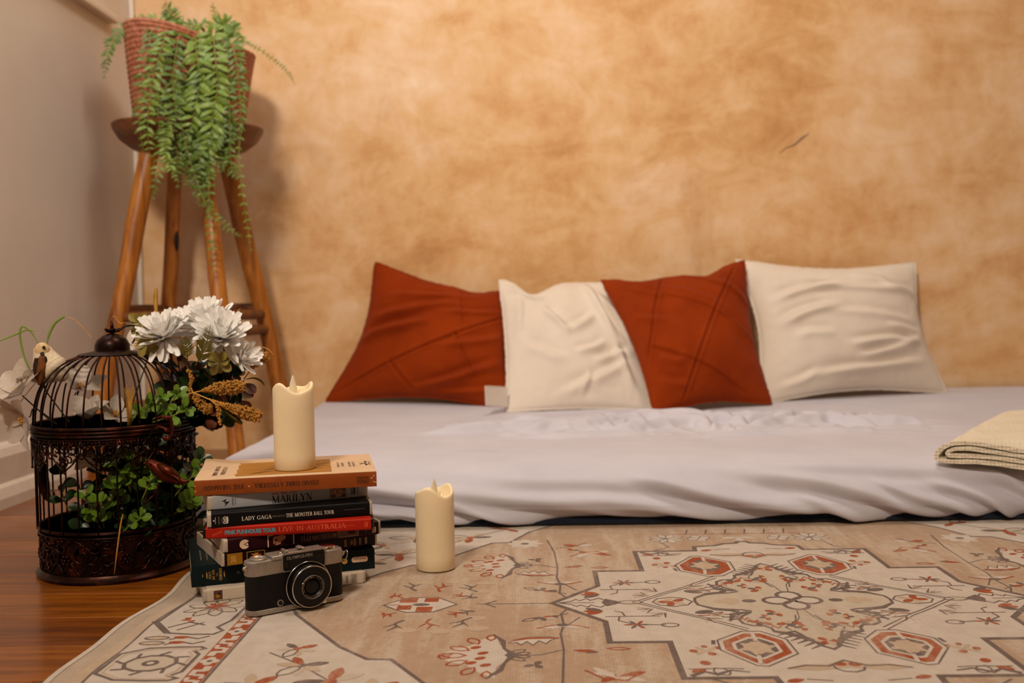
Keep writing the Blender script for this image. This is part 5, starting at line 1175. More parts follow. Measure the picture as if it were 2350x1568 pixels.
grain([(430, 905), (475, 895), (520, 890), (562, 888)], (.001, .004, .008, .010, .0105, .009, .005), 1.275, 'thick golden grain spike pointing right under the bouquet', 620)
grain([(440, 900), (500, 925), (550, 942), (598, 958)], (.001, .002, .004, .007, .0085, .009, .007), 1.265, 'golden grain spike hanging lowest to the right towards the candle', 620)
grain([(560, 870), (582, 840), (598, 822), (616, 818)], (.002, .006, .008, .008, .005), 1.335, 'pale grain head behind the smallest white bloom', 360)
grain([(438, 890), (450, 915), (470, 935), (485, 940)], (.003, .006, .007, .006), 1.272, 'short grain cluster at the cage rim under the thick spike', 300)
grain([(430, 930), (436, 890), (440, 865), (430, 850)], (.001, .002, .003, .003, .002), 1.29, 'thin sprinkle of seeds rising beside the dome wires', 90)
grain([(480, 915), (500, 935), (503, 955), (504, 975)], (.002, .003, .002, .0015), 1.262, 'tiny dangling seed string under the spikes', 50)
def blade(pts, w0, Y, mat, lab, name='grass_blade', grp='loose grass blades', cat='plant'):
    P = bez([at(x, y, Y) for x, y in pts], 26); m = MB(); n = len(P); vs = []
    for i in range(n):
        t = (P[min(i+1, n-1)]-P[max(i-1, 0)]).normalized(); s = t.cross(Vector((0, -1, .2))).normalized(); ww = w0*(sin(pi*min(1, .12+.88*(1-i/n)))**.7+.05); vs += [P[i]-s*ww, P[i]+Vector((0, -.0005, 0)), P[i]+s*ww, P[i]+Vector((0, .0006, 0))]
    fs = []
    for i in range(n-1):
        for k in range(4): fs.append((i*4+k, i*4+(k+1) % 4, (i+1)*4+(k+1) % 4, (i+1)*4+k))
    m.add(vs, fs); return tag(m.build(name, mat, None, smooth=True), lab, cat, grp)
blade([(106, 800), (112, 770), (126, 742), (148, 726)], .0018, 1.29, 'grass_green', 'green grass blade arching up right of the perched bird')
blade([(148, 726), (172, 735), (195, 758), (210, 776)], .0006, 1.29, 'straw', 'fine dry grass thread above the cage dome')
blade([(92, 800), (80, 775), (66, 756), (50, 750), (46, 775), (60, 830), (80, 862)], .0013, 1.30, 'grass_green', 'green grass blade looping over and down left of the perched bird')
blade([(88, 762), (62, 758), (30, 770), (-4, 784)], .0011, 1.30, 'grass_green', 'green grass blade reaching to the left edge over the lilies')
blade([(360, 745), (358, 715), (357, 690), (358, 662)], .0030, 1.34, 'straw', 'dry pointed leaf standing behind the left white bloom'); blade([(528, 740), (540, 725), (545, 715), (552, 708)], .0006, 1.34, 'straw', 'curled tendril above the yellowed fern tip')
blade([(575, 800), (595, 796), (615, 802), (628, 815)], .0006, 1.34, 'straw', 'fine tendril over the pale grain head'); blade([(560, 872), (582, 868), (598, 874), (607, 884)], .0012, 1.33, 'olive_fern', 'narrow leaf curving right below the smallest bloom')
blade([(500, 930), (525, 950), (545, 965), (556, 973)], .0026, 1.27, 'olive_fern', 'narrow olive leaf under the lowest grain spike'); blade([(250, 738), (262, 726), (275, 742), (290, 740)], .0006, 1.34, 'straw', 'curled tendril left of the olive rosette')
blade([(262, 1320), (268, 1270), (276, 1210), (282, 1180)], .0011, 1.2165, 'straw', 'straight golden straw leaning against the front of the cage', 'straw_stalk', None)
m = MB(); rt = thing('wheat_ear', 'dry golden wheat ear upright inside the dome of the cage', 'plant', tuple(at(297, 975, 1.262)))
m.tube([at(297, 978, 1.262), at(298, 940, 1.262), at(296, 898, 1.262)], [.003, .0035, .002], 8); m.build('stem', 'straw', rt, smooth=True, world=True); m = MB()
for k in range(22): x = rnd.uniform(-12, 12); m.tube([at(297+x*.4, 960-k*1.5, 1.26), at(297+x, 890+rnd.uniform(-8, 10), 1.258)], [.0005, .00025], 4)
m.build('awns', 'straw', rt, world=True, kind='stuff')

# the feathered bird
BC = at(112, 848, 1.288); bird = thing('feathered_bird', 'small cream artificial bird with brown wing perched on the lilies left of the cage', 'bird', tuple(BC))
m = MB(); ctrl = [(150, 872, .004), (141, 862, .012), (128, 852, .0195), (115, 842, .0205), (106, 826, .0170), (100, 810, .0128), (97, 799, .0105), (96, 788, .003)]
P = bez([at(x, y, 1.288) for x, y, r in ctrl], 40); m.tube(P, [float(np.interp(i/40*(len(ctrl)-1), range(len(ctrl)), [r for *_, r in ctrl])) for i in range(41)], 18); m.build('body', 'bird_white', bird, smooth=True, world=True)
m = MB(); m.ball(at(97, 804, 1.2815), (.0098, .0072, .0102), 14, 10); m.build('face', 'bird_yellow', bird, smooth=True, world=True)
for x, y in ((100.5, 797.5), (87, 799)):
    m = MB(); m.ball(at(x, y, 1.2745 if x > 95 else 1.279), (.0022, .0014, .0022), 10, 8); m.build('eye', 'eye_black', bird, smooth=True, world=True)
m = MB(); m.tube([at(97, 812, 1.275), at(97, 818, 1.269), at(97, 825, 1.266)], [.0028, .002, .0006], 8); m.build('beak', 'bird_dark', bird, smooth=True, world=True)
for pts, w, mt, nm in (([(97, 818), (97, 840), (94, 862), (91, 884)], .0058, 'bird_brown', 'wing'), ([(84, 822), (83, 842), (84, 858), (86, 872)], .0034, 'bird_dark', 'wing'), ([(103, 818), (103, 830), (101, 842)], .0020, 'bird_dark', 'wing')):
    m = MB(); Pw = bez([at(x, y, 1.270 if nm == 'wing' else 1.28) for x, y in pts], 16); m.tube(Pw, [w*(sin(pi*min(1, .15+.8*i/16))**.7)+.0006 for i in range(17)], 8); m.build(nm, mt, bird, smooth=True, world=True)
m = MB(); a, b = at(86, 874, 1.272), at(28, 952, 1.258); pts = bez([a, a.lerp(b, .5)+Vector((0, 0, .002)), b], 16); vs = []
for i, p in enumerate(pts):
    t = i/16; s = Vector((.78, -.1, .62)); ww = .0042*(1-.55*t)+.0006; vs += [p-s*ww, p+Vector((0, -.0012, .0004)), p+s*ww, p+Vector((0, .001, 0))]
m.add(vs, [(i*4+k, i*4+(k+1) % 4, (i+1)*4+(k+1) % 4, (i+1)*4+k) for i in range(16) for k in range(4)]+[(3, 2, 1, 0), (64, 65, 66, 67)]); m.build('tail_feather', 'bird_white', bird, smooth=True, world=True)

# ================================================================== books and film cases: local x along the spine, y to the back, z up
def spineM(x, z, rot=0): return Matrix.Translation((x, -0.00045, z)) @ Matrix.Rotation(pi/2, 4, 'X') @ Matrix.Rotation(radians(rot), 4, 'Z')
def item(name, label, cat, p, ang, z, grp=None): return thing(name, label, cat, (p[0], p[1], z), radians(ang), grp)
def dvd_logo(mb, x, z, s, rot=90, mi=0):
    M = spineM(x, z, rot); sans(mb, 'DVD', s, s*.42, M @ Matrix.Translation((0, s*.16, 0)), True, .03, mi)
    mb.prism(ell(0, -s*.16, s*.5, s*.12), 0, .0001, mi, M)
def rows(mb, x, z, w, h, n, rot, mi, r):
    """lines of print too small to read"""
    M = spineM(x, z, rot)
    for k in range(n):
        a = -w/2; yy = h/2-h*(k+.5)/n
        while a < w/2:
            L = min(r.uniform(.0006, .0016), w/2-a); mb.add([(a, yy-h/n*.28, 0), (a+L, yy-h/n*.28, 0), (a+L, yy+h/n*.28, 0), (a, yy+h/n*.28, 0)], [(0, 1, 2, 3)], mi, M); a += L+.0005
def case(label, p, ang, z, t, sleeve, x0=.0045, x1=.1865, plastic='case_plastic', L=.190, D=.135):
    root = item('dvd_case', label, 'dvd case', p, ang, z, 'film cases in the stack')
    m = MB(); m.rbox(0, L, 0, D, .0002, t-.0002, .003, 3, edges=lambda d, c: abs(d.y) < 1e-4 and c.y < D*.5 or abs(d.z) > 1e-4); m.build('case', plastic, root, smooth=40)
    m = MB(); e = .00028; r = .0022
    pr = []
    for cz, sg in ((r, -1), (t-r, 1)):
        qs = range(7) if sg < 0 else range(6, -1, -1)
        for q in qs: a = q/6*pi/2; pr.append((r-(r+e)*sin(a), cz+sg*(r+e)*cos(a)))
    pr = [(D*.96, pr[0][1])]+pr+[(D*.96, pr[-1][1])]; n = len(pr); vs = [(x0, y, zz) for y, zz in pr]+[(x1, y, zz) for y, zz in pr]
    m.add(vs, [(i, i+n, i+1+n, i+1) for i in range(n-1)]); m.build('sleeve', sleeve, root, smooth=40); return root
r9 = random.Random(9)
def INK(mb, mats, root, nm='lettering'):
    for i, mt in enumerate(mats):      # one part for each printing ink
        q = MB(); ids = [k for k, a in enumerate(mb.mi) if a == i]
        if not ids: continue
        mp = {}
        for k in ids:
            for v in mb.f[k]: mp.setdefault(v, len(mp))
        q.v = [None]*len(mp)
        for v, j in mp.items(): q.v[j] = mb.v[v]
        q.f = [tuple(mp[v] for v in mb.f[k]) for k in ids]; q.mi = [0]*len(ids); q.build(nm, mt, root)
# 1 white case at the bottom
w = case('white DVD case at the bottom of the stack, lying on the rug', (-.3888, 1.1194), 23.3, 0.0003, .0150, 'white_print')
m = MB(); M = spineM(.0165, .0075); m.prism([(-.0048, -.0052), (.0048, -.0052), (.0048, .0052), (-.0048, .0052)], 0, .0001, 0, M); m.prism(ell(-.0005, -.0012, .0026, .0022), .0001, .0002, 1, M); m.prism(ell(.0012, .0014, .0016, .0012), .0001, .0002, 2, M); m.build('emblem', ['sepia_ink', 'mustard_ink', 'black_ink'], w)
m = MB(); dvd_logo(m, .158, .0075, .010, 90); rows(m, .1665, .0075, .0085, .003, 2, 90, 0, r9); M = spineM(.175, .0075)
for a, b, c, d in ((-.0036, -.0052, .0036, -.0049), (-.0036, .0049, .0036, .0052), (-.0036, -.0052, -.0033, .0052), (.0033, -.0052, .0036, .0052)): m.add([(a, b, 0), (c, b, 0), (c, d, 0), (a, d, 0)], [(0, 1, 2, 3)], 0, M)
rows(m, .175, .0075, .009, .0055, 5, 90, 0, r9); sans(m, 'C', .004, .007, spineM(.1455, .0075), True, .05); INK(m, ['black_ink'], w)
# 2 teal book
def book(label, p, ang, z, L, D, t, cover, name='book', bev=.0012):
    root = item(name, label, 'book', p, ang, z); m = MB(); m.rbox(0, L, 0, D, 0.0002, .0012, .0004, 1); m.rbox(0, L, 0, D, t-.0012, t-.0002, .0004, 1)
    m.rbox(0, L, 0, .0014, 0.0002, t-.0002, .0006, 2, edges=lambda d, c: abs(d.x) > 1e-4); m.build('cover', cover, root, smooth=40)
    m = MB(); m.box(.0012, L-.0012, .0014, D-.0012, .0013, t-.0013); nl = 9
    for k in range(nl): zz = .002+(t-.004)*k/nl; m.box(.0008, L-.0008, .002, D-.0009, zz, zz+(t-.004)/nl*.55)
    m.build('page_block', 'page_paper', root); return root
b = book('dark teal hardback with gold lettering, second from the bottom of the stack', (-.4052, 1.129), 20.6, .0153, .2140, .150, .0255, 'teal_cover')
m = MB()
serif(m, 'PERCY', .0085, .0026, spineM(.0205, .0128, 90), mi=0); serif(m, 'JACKSON', .0115, .0028, spineM(.0245, .0128, 90)); serif(m, 'E OS', .0035, .0018, spineM(.0285, .0128, 90)); serif(m, 'OLIMPIANOS', .0145, .0032, spineM(.0325, .0128, 90)); sans(m, '1', .0008, .0024, spineM(.0125, .0128))
for s in (-1, 1): m.prism(ell(.0, .0, .0006, .004), 0, .0001, 0, spineM(.0172+.0195*(s+1)/2, .0128))
serif(m, 'OS', .0125, .0088, spineM(.1568, .0128), T=.13); m.prism(ell(0, 0, .0034, .0034, 0, 24), 0, .0001, 0, spineM(.1772, .0128))
cap = [(-.0085+.0033*cos(a)-.0, .0033*sin(a)) for a in [pi/2+pi*i/8 for i in range(9)]]+[(.0085+.0033*cos(a), .0033*sin(a)) for a in [-pi/2+pi*i/8 for i in range(9)]]
M = spineM(.1955, .0135); m.prism([(x*.85, y) for x, y in cap], 0, .0001, 1, M); sans(m, 'intrínseca', .0145, .0034, M @ Matrix.Translation((0, .0008, .00015)) @ Matrix.Rotation(pi, 4, 'Z'), True, 0, 2)
serif(m, 'RICK', .024, .0032, spineM(.0625, .0128), mi=3, gap=.5); serif(m, 'RIORDAN', .04, .0032, spineM(.100, .0128), mi=3, gap=.5)
INK(m, ['gold_ink', 'pale_ink', 'black_ink', 'grey_ink'], b)
m = MB(); 
for k in range(2):
    M = Matrix.Translation((.012+.007*k, .055, .02535)) @ Matrix.Rotation(pi/2, 4, 'Z'); a = -.03
    while a < .02: L = r9.uniform(.001, .003); m.add([(a, -.0008, 0), (a+L, -.0008, 0), (a+L, .0008, 0), (a, .0008, 0)], [(0, 1, 2, 3)], 0, M); a += L+.0009
m.build('back_cover_text', 'grey_ink', b)
# 3 brown case with flame picture
c = case('dark brown DVD case with a gold framed flame picture, turned so its pale end shows', (-.3657, 1.1201), 31.1, .0411, .0157, 'brown_print', .0025)
m = MB(); M = spineM(.0135, .0079)
m.prism([(-.008, -.0066), (.0095, -.0066), (.0095, .0066), (-.008, .0066)], 0, .0001, 0, M); sans(m, '20', .0085, .0062, spineM(.0125, .0076, 90) @ Matrix.Translation((0, 0, .00012)), True, .05, 1); rows(m, .0205, .0079, .011, .003, 2, 90, 1, r9)
M = spineM(.0385, .0079)
for a, bb, cc, d in ((-.0105, -.0062, .0105, -.0056), (-.0105, .0056, .0105, .0062), (-.0105, -.0062, -.0099, .0062), (.0099, -.0062, .0105, .0062)): m.prism([(a, bb), (cc, bb), (cc, d), (a, d)], 0, .0001, 1, M)
fp = []
for k in range(18): a = 2*pi*k/18; R = (.0052 if k % 2 else .0030)*(1+.2*sin(k*2.1)); fp.append((R*1.25*cos(a), R*sin(a)))
m.prism(fp, .0001, .0002, 2, M)
for k, x in enumerate((.148, .156, .160, .167, .1745)): rows(m, x, .0079, .0085 if k != 1 else .005, .0032, 2, 90, 1 if k != 4 else 3, r9)
INK(m, ['mustard_ink', 'gold_ink', 'flame_ink', 'pale_ink'], c)
# 4 purple case
c = case('dark purple DVD case with round white emblem and a face in a white frame', (-.3647, 1.1206), 28.0, .0569, .0158, 'purple_print', .0055)
m = MB(); M = spineM(.0245, .0079)
m.prism(ell(0, 0, .0058, .0055, 0, 26), 0, .0001, 0, M); m.prism([(-.0012, .0), (.0058, -.0038), (.006, .0036)], .0001, .0002, 2, M); m.prism([(.0002, .0), (.0044, -.0022), (.0035, .0014)], .0002, .0003, 0, M)
for x in (.0515, .0815): m.prism([(-.0007, -.0068), (.0007, -.0068), (.0007, .0068), (-.0007, .0068)], 0, .0001, 0, spineM(x, .0079))
m.prism([(0, -.0005), (.006, -.0005), (.006, .0005), (0, .0005)], 0, .0001, 0, spineM(.0515, .0142))
m.prism([(-.0075, .0018), (-.006, .0046), (-.001, .0052), (.004, .0058), (.008, .004), (.0072, .0005), (.003, -.0012), (.0015, -.0048), (-.0035, -.0056), (-.0068, -.0032)], 0, .0001, 1, spineM(.0645, .0079)); m.prism(ell(-.0035, 0, .0016, .0010), .0001, .0002, 2, spineM(.0645, .0085)); m.prism(ell(-.0045, -.003, .0013, .0006), .0001, .0002, 2, spineM(.0645, .0079))
serif(m, 'ELIZABETHTOWN', .048, .0055, spineM(.1145, .0056), mi=3); serif(m, 'TUDO ACONTECE EM', .042, .0030, spineM(.1145, .0116), mi=3)
M = spineM(.1485, .0072); m.prism([(-.0125, -.0056), (.0125, -.0056), (.0125, .0056), (-.0125, .0056)], 0, .0001, 3, M); m.prism([(-.0115, -.0046), (.0115, -.0046), (.0115, .0046), (-.0115, .0046)], .0001, .0002, 4, M); m.prism(ell(.004, 0, .005, .0025), .0002, .0003, 2, M)
dvd_logo(m, .181, .0065, .0075, 90, 5); rows(m, .1705, .0079, .006, .002, 1, 90, 3, r9)
INK(m, ['pale_ink', 'peach_ink', 'purple_print', 'fawn_ink', 'sepia_ink', 'pale_ink'], c)
# 5 red case
c = case('red DVD case with cyan title lettering and black ends in the middle of the stack', (-.3885, 1.123), 11.9, .0729, .0132, 'red_print', .0035, .1915, 'black_plastic', .195)
m = MB(); sans(m, 'P!NK FUNHOUSE TOUR', .0575, .0052, spineM(.0535, .0066), True, .05, 0); serif(m, 'LIVE·IN·AUSTRALIA', .077, .0056, spineM(.1235, .0069), T=.2, H_=.07, mi=1) if False else serif(m, 'LIVE·IN·AUSTRALIA', .077, .0056, spineM(.1235, .0069), True, .2, .09, 1)
rows(m, .1665, .0066, .012, .0014, 1, 0, 1, r9); rows(m, .0165, .0062, .012, .003, 2, 20, 1, r9); M = spineM(.186, .0066); dvd_logo(m, .186, .0066, .0062, 90, 1)
INK(m, ['cyan_ink', 'rust_ink'], c)
# 6 black case
c = case('black DVD case with white serif title, third from the top of the stack', (-.3827, 1.1214), 17.6, .0861, .0168, 'black_print', .0050)
m = MB(); zc = .0082
serif(m, 'LADY GAGA', .0335, .0046, spineM(.0555, zc)); serif(m, 'PRESENTS', .0145, .0020, spineM(.0805, zc), mi=1); serif(m, 'THE MONSTER BALL TOUR', .0555, .0044, spineM(.1165, zc))
dvd_logo(m, .0215, zc, .0085, 90, 0)
for k, (x, hh, n) in enumerate(((.0095, .0075, 1), (.0135, .009, 2), (.0172, .007, 2))): rows(m, x, zc, hh, .0022 if n == 2 else .0011, n, 90, 1 if k else 0, r9)
rows(m, .1685, zc+.0012, .024, .0009, 1, 0, 1, r9); m.prism(ell(0, 0, .0009, .0009), 0, .0001, 0, spineM(.0078, zc)); INK(m, ['white_ink', 'grey_ink'], c)
# 7 silver case
c = case('silver grey DVD case with a black title and small red line, second from the top', (-.3865, 1.1365), 23.4, .1031, .0172, 'silver_print', .0058)
m = MB(); zc = .0086; serif(m, 'MARILYN', .0475, .0086, spineM(.0975, .0066)); sans(m, 'sete dias com', .0295, .0030, spineM(.0880, .0136), True, .02, 1)
M = spineM(.0205, zc); m.prism([(-.0045, .0012), (.0008, .0036), (-.0006, .0004), (.0045, .0002), (-.0016, -.0048), (.0004, -.0012), (-.0014, -.0014), (-.0010, .0008)], 0, .0001, 0, M)
sans(m, 'SWEN', .0088, .0020, spineM(.0285, zc, 90)); sans(m, 'FILMES', .0075, .0011, spineM(.0315, zc, 90))
M = spineM(.1525, .0085); m.prism([(-.0098, -.0064), (.0098, -.0064), (.0098, .0064), (-.0098, .0064)], 0, .0001, 0, M); m.prism([(-.0094, -.006), (.0094, -.006), (.0094, .006), (-.0094, .006)], .0001, .0002, 2, M)
for x, y, rx, ry, mi in ((-.004, .0018, .0028, .0034, 4), (-.004, .0012, .0020, .0026, 3), (.0035, .002, .0026, .0032, 4), (.0035, .0014, .0018, .0024, 3), (-.006, -.004, .0024, .0018, 4), (.0005, -.0036, .0026, .002, 3), (.0068, -.004, .0024, .002, 4), (.0075, .003, .0012, .0028, 4)): m.prism(ell(x, y, rx, ry), .0002, .0003 if mi == 4 else .00035, mi, M)
dvd_logo(m, .1715, .0086, .0088, 90, 0); rows(m, .1768, .0086, .0075, .0022, 2, 90, 0, r9); INK(m, ['black_ink', 'red_ink', 'fawn_ink', 'peach_ink', 'sepia_ink'], c)
# 8 orange paperback on top
ZO = .1204; t = .0194
b = item('book', 'thick paperback with orange spine and cream cover on top of the stack, under a candle', 'book', (-.4005, 1.1345), 13.2, ZO); L, D = .2095, .1405
m = MB()
def cov(u, v, z, lift=0): 
    return (L*u, D*v, z+lift*sstep(.75, 1, v)*sstep(.2, 0, u)*0.004-(.0016*(1-sstep(0, .05, v)) if z > t/2 else 0))
m.grid(lambda u, v: cov(u, v, t, 1), 20, 14); m.grid(lambda u, v: cov(1-u, v, .0005), 6, 6); m.grid(lambda u, v: cov(1-u, v, t-.0008, 1), 20, 14); m.build('cover', 'cream_cover', b, smooth=50)
m = MB(); m.rbox(0, L, -.0003, .002, .0003, t-.0012, .0008, 2, edges=lambda d, c: abs(d.x) > 1e-4); m.build('spine', 'orange_cover', b, smooth=40)
m = MB(); m.box(.0006, L-.0006, .002, D-.001, .0008, t-.001)
for k in range(11): zz = .0014+(t-.003)*k/11; m.box(.0001, L-.0001, .0022, D-.0004, zz, zz+.0009)
m.build('page_block', 'page_paper', b)
m = MB(); sp = lambda x, z, r: Matrix.Translation((0, -.0004, 0)) @ spineM(x, z, r)
serif(m, 'ENSAIO SOBRE A CEGUEIRA', .0735, .0052, sp(.1045, .0092, 180), T=.15); serif(m, 'JOSÉ SARAMAGO', .0450, .0052, sp(.0330, .0092, 180), T=.15)
m.prism(ell(0, 0, .0008, .0008), 0, .0001, 1, sp(.0615, .0088, 0)); M = sp(.1930, .0098, 180)
for a, bb, cc, d in ((-.007, .0030, .007, .0034), (-.007, -.0030, .007, -.0026), (-.007, -.0026, -.0066, .003), (.0066, -.0026, .007, .003), (-.007, .0046, .007, .0049)): m.add([(a, bb, 0), (cc, bb, 0), (cc, d, 0), (a, d, 0)], [(0, 1, 2, 3)], 0, M)
serif(m, 'COMPANHIA', .012, .0018, M @ Matrix.Translation((0, .0014, 0))); serif(m, 'DAS LETRAS', .012, .0018, M @ Matrix.Translation((0, -.0012, 0)))
for x, z, w_, a in ((.204, .011, .0018, 40), (.2075, .006, .0028, 160), (.2065, .0135, .0012, 20), (.0015, .006, .0012, 60), (.0012, .012, .0008, 30)): m.prism([(-w_, -.0004), (w_, -.0002), (w_*.8, .0004), (-w_*.7, .0005)], 0, .0001, 1, sp(x, z, a))
INK(m, ['dark_ink', 'pale_ink'], b)
m = MB(); zt = t+.00025; nn = 16
jag = [(.0455+.0012*sin(i*2.3)+.0008*sin(i*5.1), .010+.098*i/nn) for i in range(nn+1)]
m.prism([(.157, .010), (.157, .108)]+jag[::-1], zt, zt+.0001, 0)
for x, y, a, LL in ((.075, .030, 10, .012), (.085, .050, 30, .010), (.100, .055, 8, .012), (.092, .072, 160, .010), (.110, .084, 20, .012), (.120, .078, -10, .010), (.112, .066, 170, .009), (.128, .092, 10, .008), (.118, .036, 8, .006), (.130, .046, 6, .006), (.140, .070, 10, .009), (.146, .058, 12, .01), (.140, .040, 20, .009), (.152, .075, 5, .006), (.068, .022, 14, .01)):
    c_, s_ = cos(radians(a)), sin(radians(a)); pts = [(-LL, -.0006), (-LL*.2, -.0016), (LL*.5, -.001), (LL, .0008), (LL*.2, .0018), (-LL*.5, .0006)]; m.prism([(x+p*c_-q*s_, y+p*s_+q*c_) for p, q in pts], zt+.0001, zt+.0002, 1)
m.build('cover_picture', ['ochre_print', 'brown_ink'], b)
m = MB(); top = lambda x, y, r: Matrix.Translation((x, y, zt)) @ Matrix.Rotation(radians(r), 4, 'Z')
serif(m, 'ENSAIO SOBRE', .072, .0052, top(.0205, .056, -90)); serif(m, 'A CEGUEIRA', .060, .0052, top(.0295, .056, -90))
for x, tx in ((.166, 'JOSÉ SARAMAGO'), (.1715, 'ROMANCE'), (.1800, 'PRÊMIO NOBEL'), (.1850, 'DE LITERATURA')): serif(m, tx.replace('Ê', 'E'), .040 if len(tx) > 8 else .03, .0030, top(x, .058, -90))
for dx in (0, .004): m.tube([(.1925, .052+dx*3, zt), (.197, .060, zt), (.2005, .062-dx, zt)], .0003, 4)
for x, y in ((.2005, .050), (.2005, .072)): m.prism([(x-.0015, y-.005), (x+.0015, y-.005), (x+.0015, y+.005), (x-.0015, y+.005)], zt, zt+.0001)
serif(m, 'COMPANHIA', .030, .0026, top(.2045, .060, -90)); INK(m, ['dark_ink'], b, 'cover_lettering')

# ================================================================== candles
def candle(label, c, rot, R=.0247, Hh=.104):
    root = thing('led_candle', label, 'candle', tuple(c), rot, 'ivory flameless candles')
    def top(a): return Hh-.004+.0042*sin(a*2+.6)+.0022*sin(a*3+2.0)+.0012*sin(5*a)
    m = MB(); n = 72; vs = []; pr = [(R-.001, 0), (R, .0012)]+[(R*(1+.004*sin(k*1.3)), None) for k in range(1, 9)]
    ring = []
    for i in range(n):
        a = 2*pi*i/n; tz = top(a); col = [(R-.0012, 0.0), (R, .0014)]+[(R, .0014+(tz-.004-.0014)*k/6) for k in range(1, 7)]+[(R-.0003, tz-.0016), (R-.0012, tz-.0003), (R-.0024, tz), (R-.0036, tz-.0006), (R-.0046, tz-.0025), (R-.0056, Hh-.014+.003*sin(2*a)), (R-.0085, Hh-.0178+.002*sin(3*a)), (R*.35, Hh-.0188), (0.0, Hh-.0186)]
        K = len(col)
        for r, z in col: vs.append((r*cos(a), r*sin(a), z))
    fs = [(i*K+k, ((i+1) % n)*K+k, ((i+1) % n)*K+k+1, i*K+k+1) for i in range(n) for k in range(K-1)]+[tuple(i*K for i in range(n))[::-1]]
    m.add(vs, fs); m.build('body', 'wax', root, smooth=True)
    m = MB(); m.lathe([(0.0005, -.019), (.0032, -.016), (.0046, -.010), (.0046, -.006), (.0036, .001), (.0020, .006), (.0008, .0095), (0.0, .0105)], 20, c=(0, 0, Hh), fn=lambda p, a: Vector((p.x, p.y*.45, p.z))); m.build('flame_tip', 'flame', root, smooth=True)
    m = MB(); m.tube(bez([(.008, -.004, Hh-.018), (.0095, -.003, Hh-.011), (.0085, .002, Hh-.017)], 8), .0022, 8); m.build('wick_mount', 'wax', root, smooth=True); return root
candle('ivory flameless candle standing on top of the book stack', Vector((-.2998, 1.2045, ZO+t+.0006)), .2)
candle('ivory flameless candle standing on the rug to the right of the books', Vector((-.1357, 1.2575, .0016)), .5)

# ================================================================== compact film camera
A0 = Vector((-.3175, 1.0585, 0.0012)); th = radians(35.5); cam_o = thing('film_camera', 'old compact film camera in worn chrome and black leather, leaning by the book stack', 'camera', tuple(A0), th)
Wd, Dp = .1135, .0245
def rr_outline(x0, x1, y0, y1, r, n=8):
    o = []
    for cx, cy, a0 in ((x1-r, y0+r, -90), (x1-r, y1-r, 0), (x0+r, y1-r, 90), (x0+r, y0+r, 180)): o += [(cx+r*cos(radians(a0+90*i/n)), cy+r*sin(radians(a0+90*i/n))) for i in range(n+1)]
    return o
def slab(m, x0, x1, y0, y1, r, zs, mi=0):
    """stacked rounded outlines: zs = (z, inset)"""
    L = [rr_outline(x0+i, x1-i, y0+i, y1-i, max(.001, r-i)) for z, i in zs]; n = len(L[0]); vs = [(x, y, z) for (z, i), o in zip(zs, L) for x, y in o]
    fs = [(k*n+j, k*n+(j+1) % n, (k+1)*n+(j+1) % n, (k+1)*n+j) for k in range(len(zs)-1) for j in range(n)]+[tuple(range(n))[::-1], tuple((len(zs)-1)*n+j for j in range(n))]; m.add(vs, fs, mi)
m = MB(); slab(m, .0006, Wd-.0006, .0006, Dp-.0006, .0105, [(.0062, 0), (.0440, 0)]); m.build('leather_body', 'leatherette', cam_o, smooth=40)
m = MB(); slab(m, 0, Wd, 0, Dp, .011, [(0, .001), (.0008, 0), (.0058, 0), (.0062, .0005)]); m.build('bottom_plate', 'chrome', cam_o, smooth=40)
m = MB(); slab(m, 0, Wd, 0, Dp, .011, [(.0436, .0004), (.0442, 0), (.0570, 0), (.0588, .0006), (.0596, .0022)]); m.build('top_plate', 'chrome', cam_o, smooth=40)
m = MB(); m.rbox(.0265, .0905, -.0012, Dp-.002, .0585, .0632, .0014, 3); m.build('top_housing', 'chrome', cam_o, smooth=40)
m = MB(); m.rbox(.0385, .0875, -.0026, .0005, .0452, .0628, .0022, 3, edges=lambda d, c: abs(d.y) > 1e-5); m.build('viewfinder_window', 'black_metal', cam_o, smooth=40)
win2 = cam_o.children[-1]
m = MB(); m.rbox(.0372, .0888, -.0019, .0006, .0440, .0641, .0028, 3, edges=lambda d, c: abs(d.y) > 1e-5); m.build('window_frame', 'chrome', cam_o, smooth=40)
m = MB(); m.rbox(.0755, .0855, -.0029, -.0020, .0485, .0595, .0008, 2); m.rbox(.0400, .0455, -.0029, -.0020, .0475, .0560, .0008, 2); m.build('window_glass', 'lens_glass', win2)
fM = lambda x, y, z: Matrix.Translation((x, y, z)) @ Matrix.Rotation(pi/2, 4, 'X')
m = MB(); sans(m, 'OLYMPUS-PEN', .0300, .0036, fM(.0575, -.00275, .0592), True, .01); m.build('lettering', 'dull_white_ink', win2)
# lens
LX, LZ = .0665, .0265; lens = thing('lens', None, None, (LX, 0, LZ)); lens.parent = cam_o; lens.matrix_basis = fM(LX, 0.0, LZ)
lens['label'] = 'round lens with two bright chrome rings'
m = MB(); m.lathe([(.0262, -.001), (.0262, .0035), (.0256, .0046), (.0246, .0048), (.0240, .0040), (.0232, .0040), (.0232, .0138), (.0228, .0148), (.0, .0140)], 64); m.build('barrel', 'black_metal', lens, smooth=35)
for R_, z, r in ((.0256, .0040, .0007), (.0226, .0146, .0008)):
    m = MB(); m.tube([(R_*cos(2*pi*i/64), R_*sin(2*pi*i/64), z) for i in range(64)], r, 8, closed=True); m.build('chrome_ring', 'bright_chrome', lens, smooth=True)
m = MB(); m.lathe([(.0218, .0150), (.0215, .0158), (.0135, .0166), (.0132, .0172), (.0118, .0172), (.0114, .0165), (.0095, .0150), (0, .0148)], 56); m.build('front_ring', 'black_metal', lens, smooth=35)
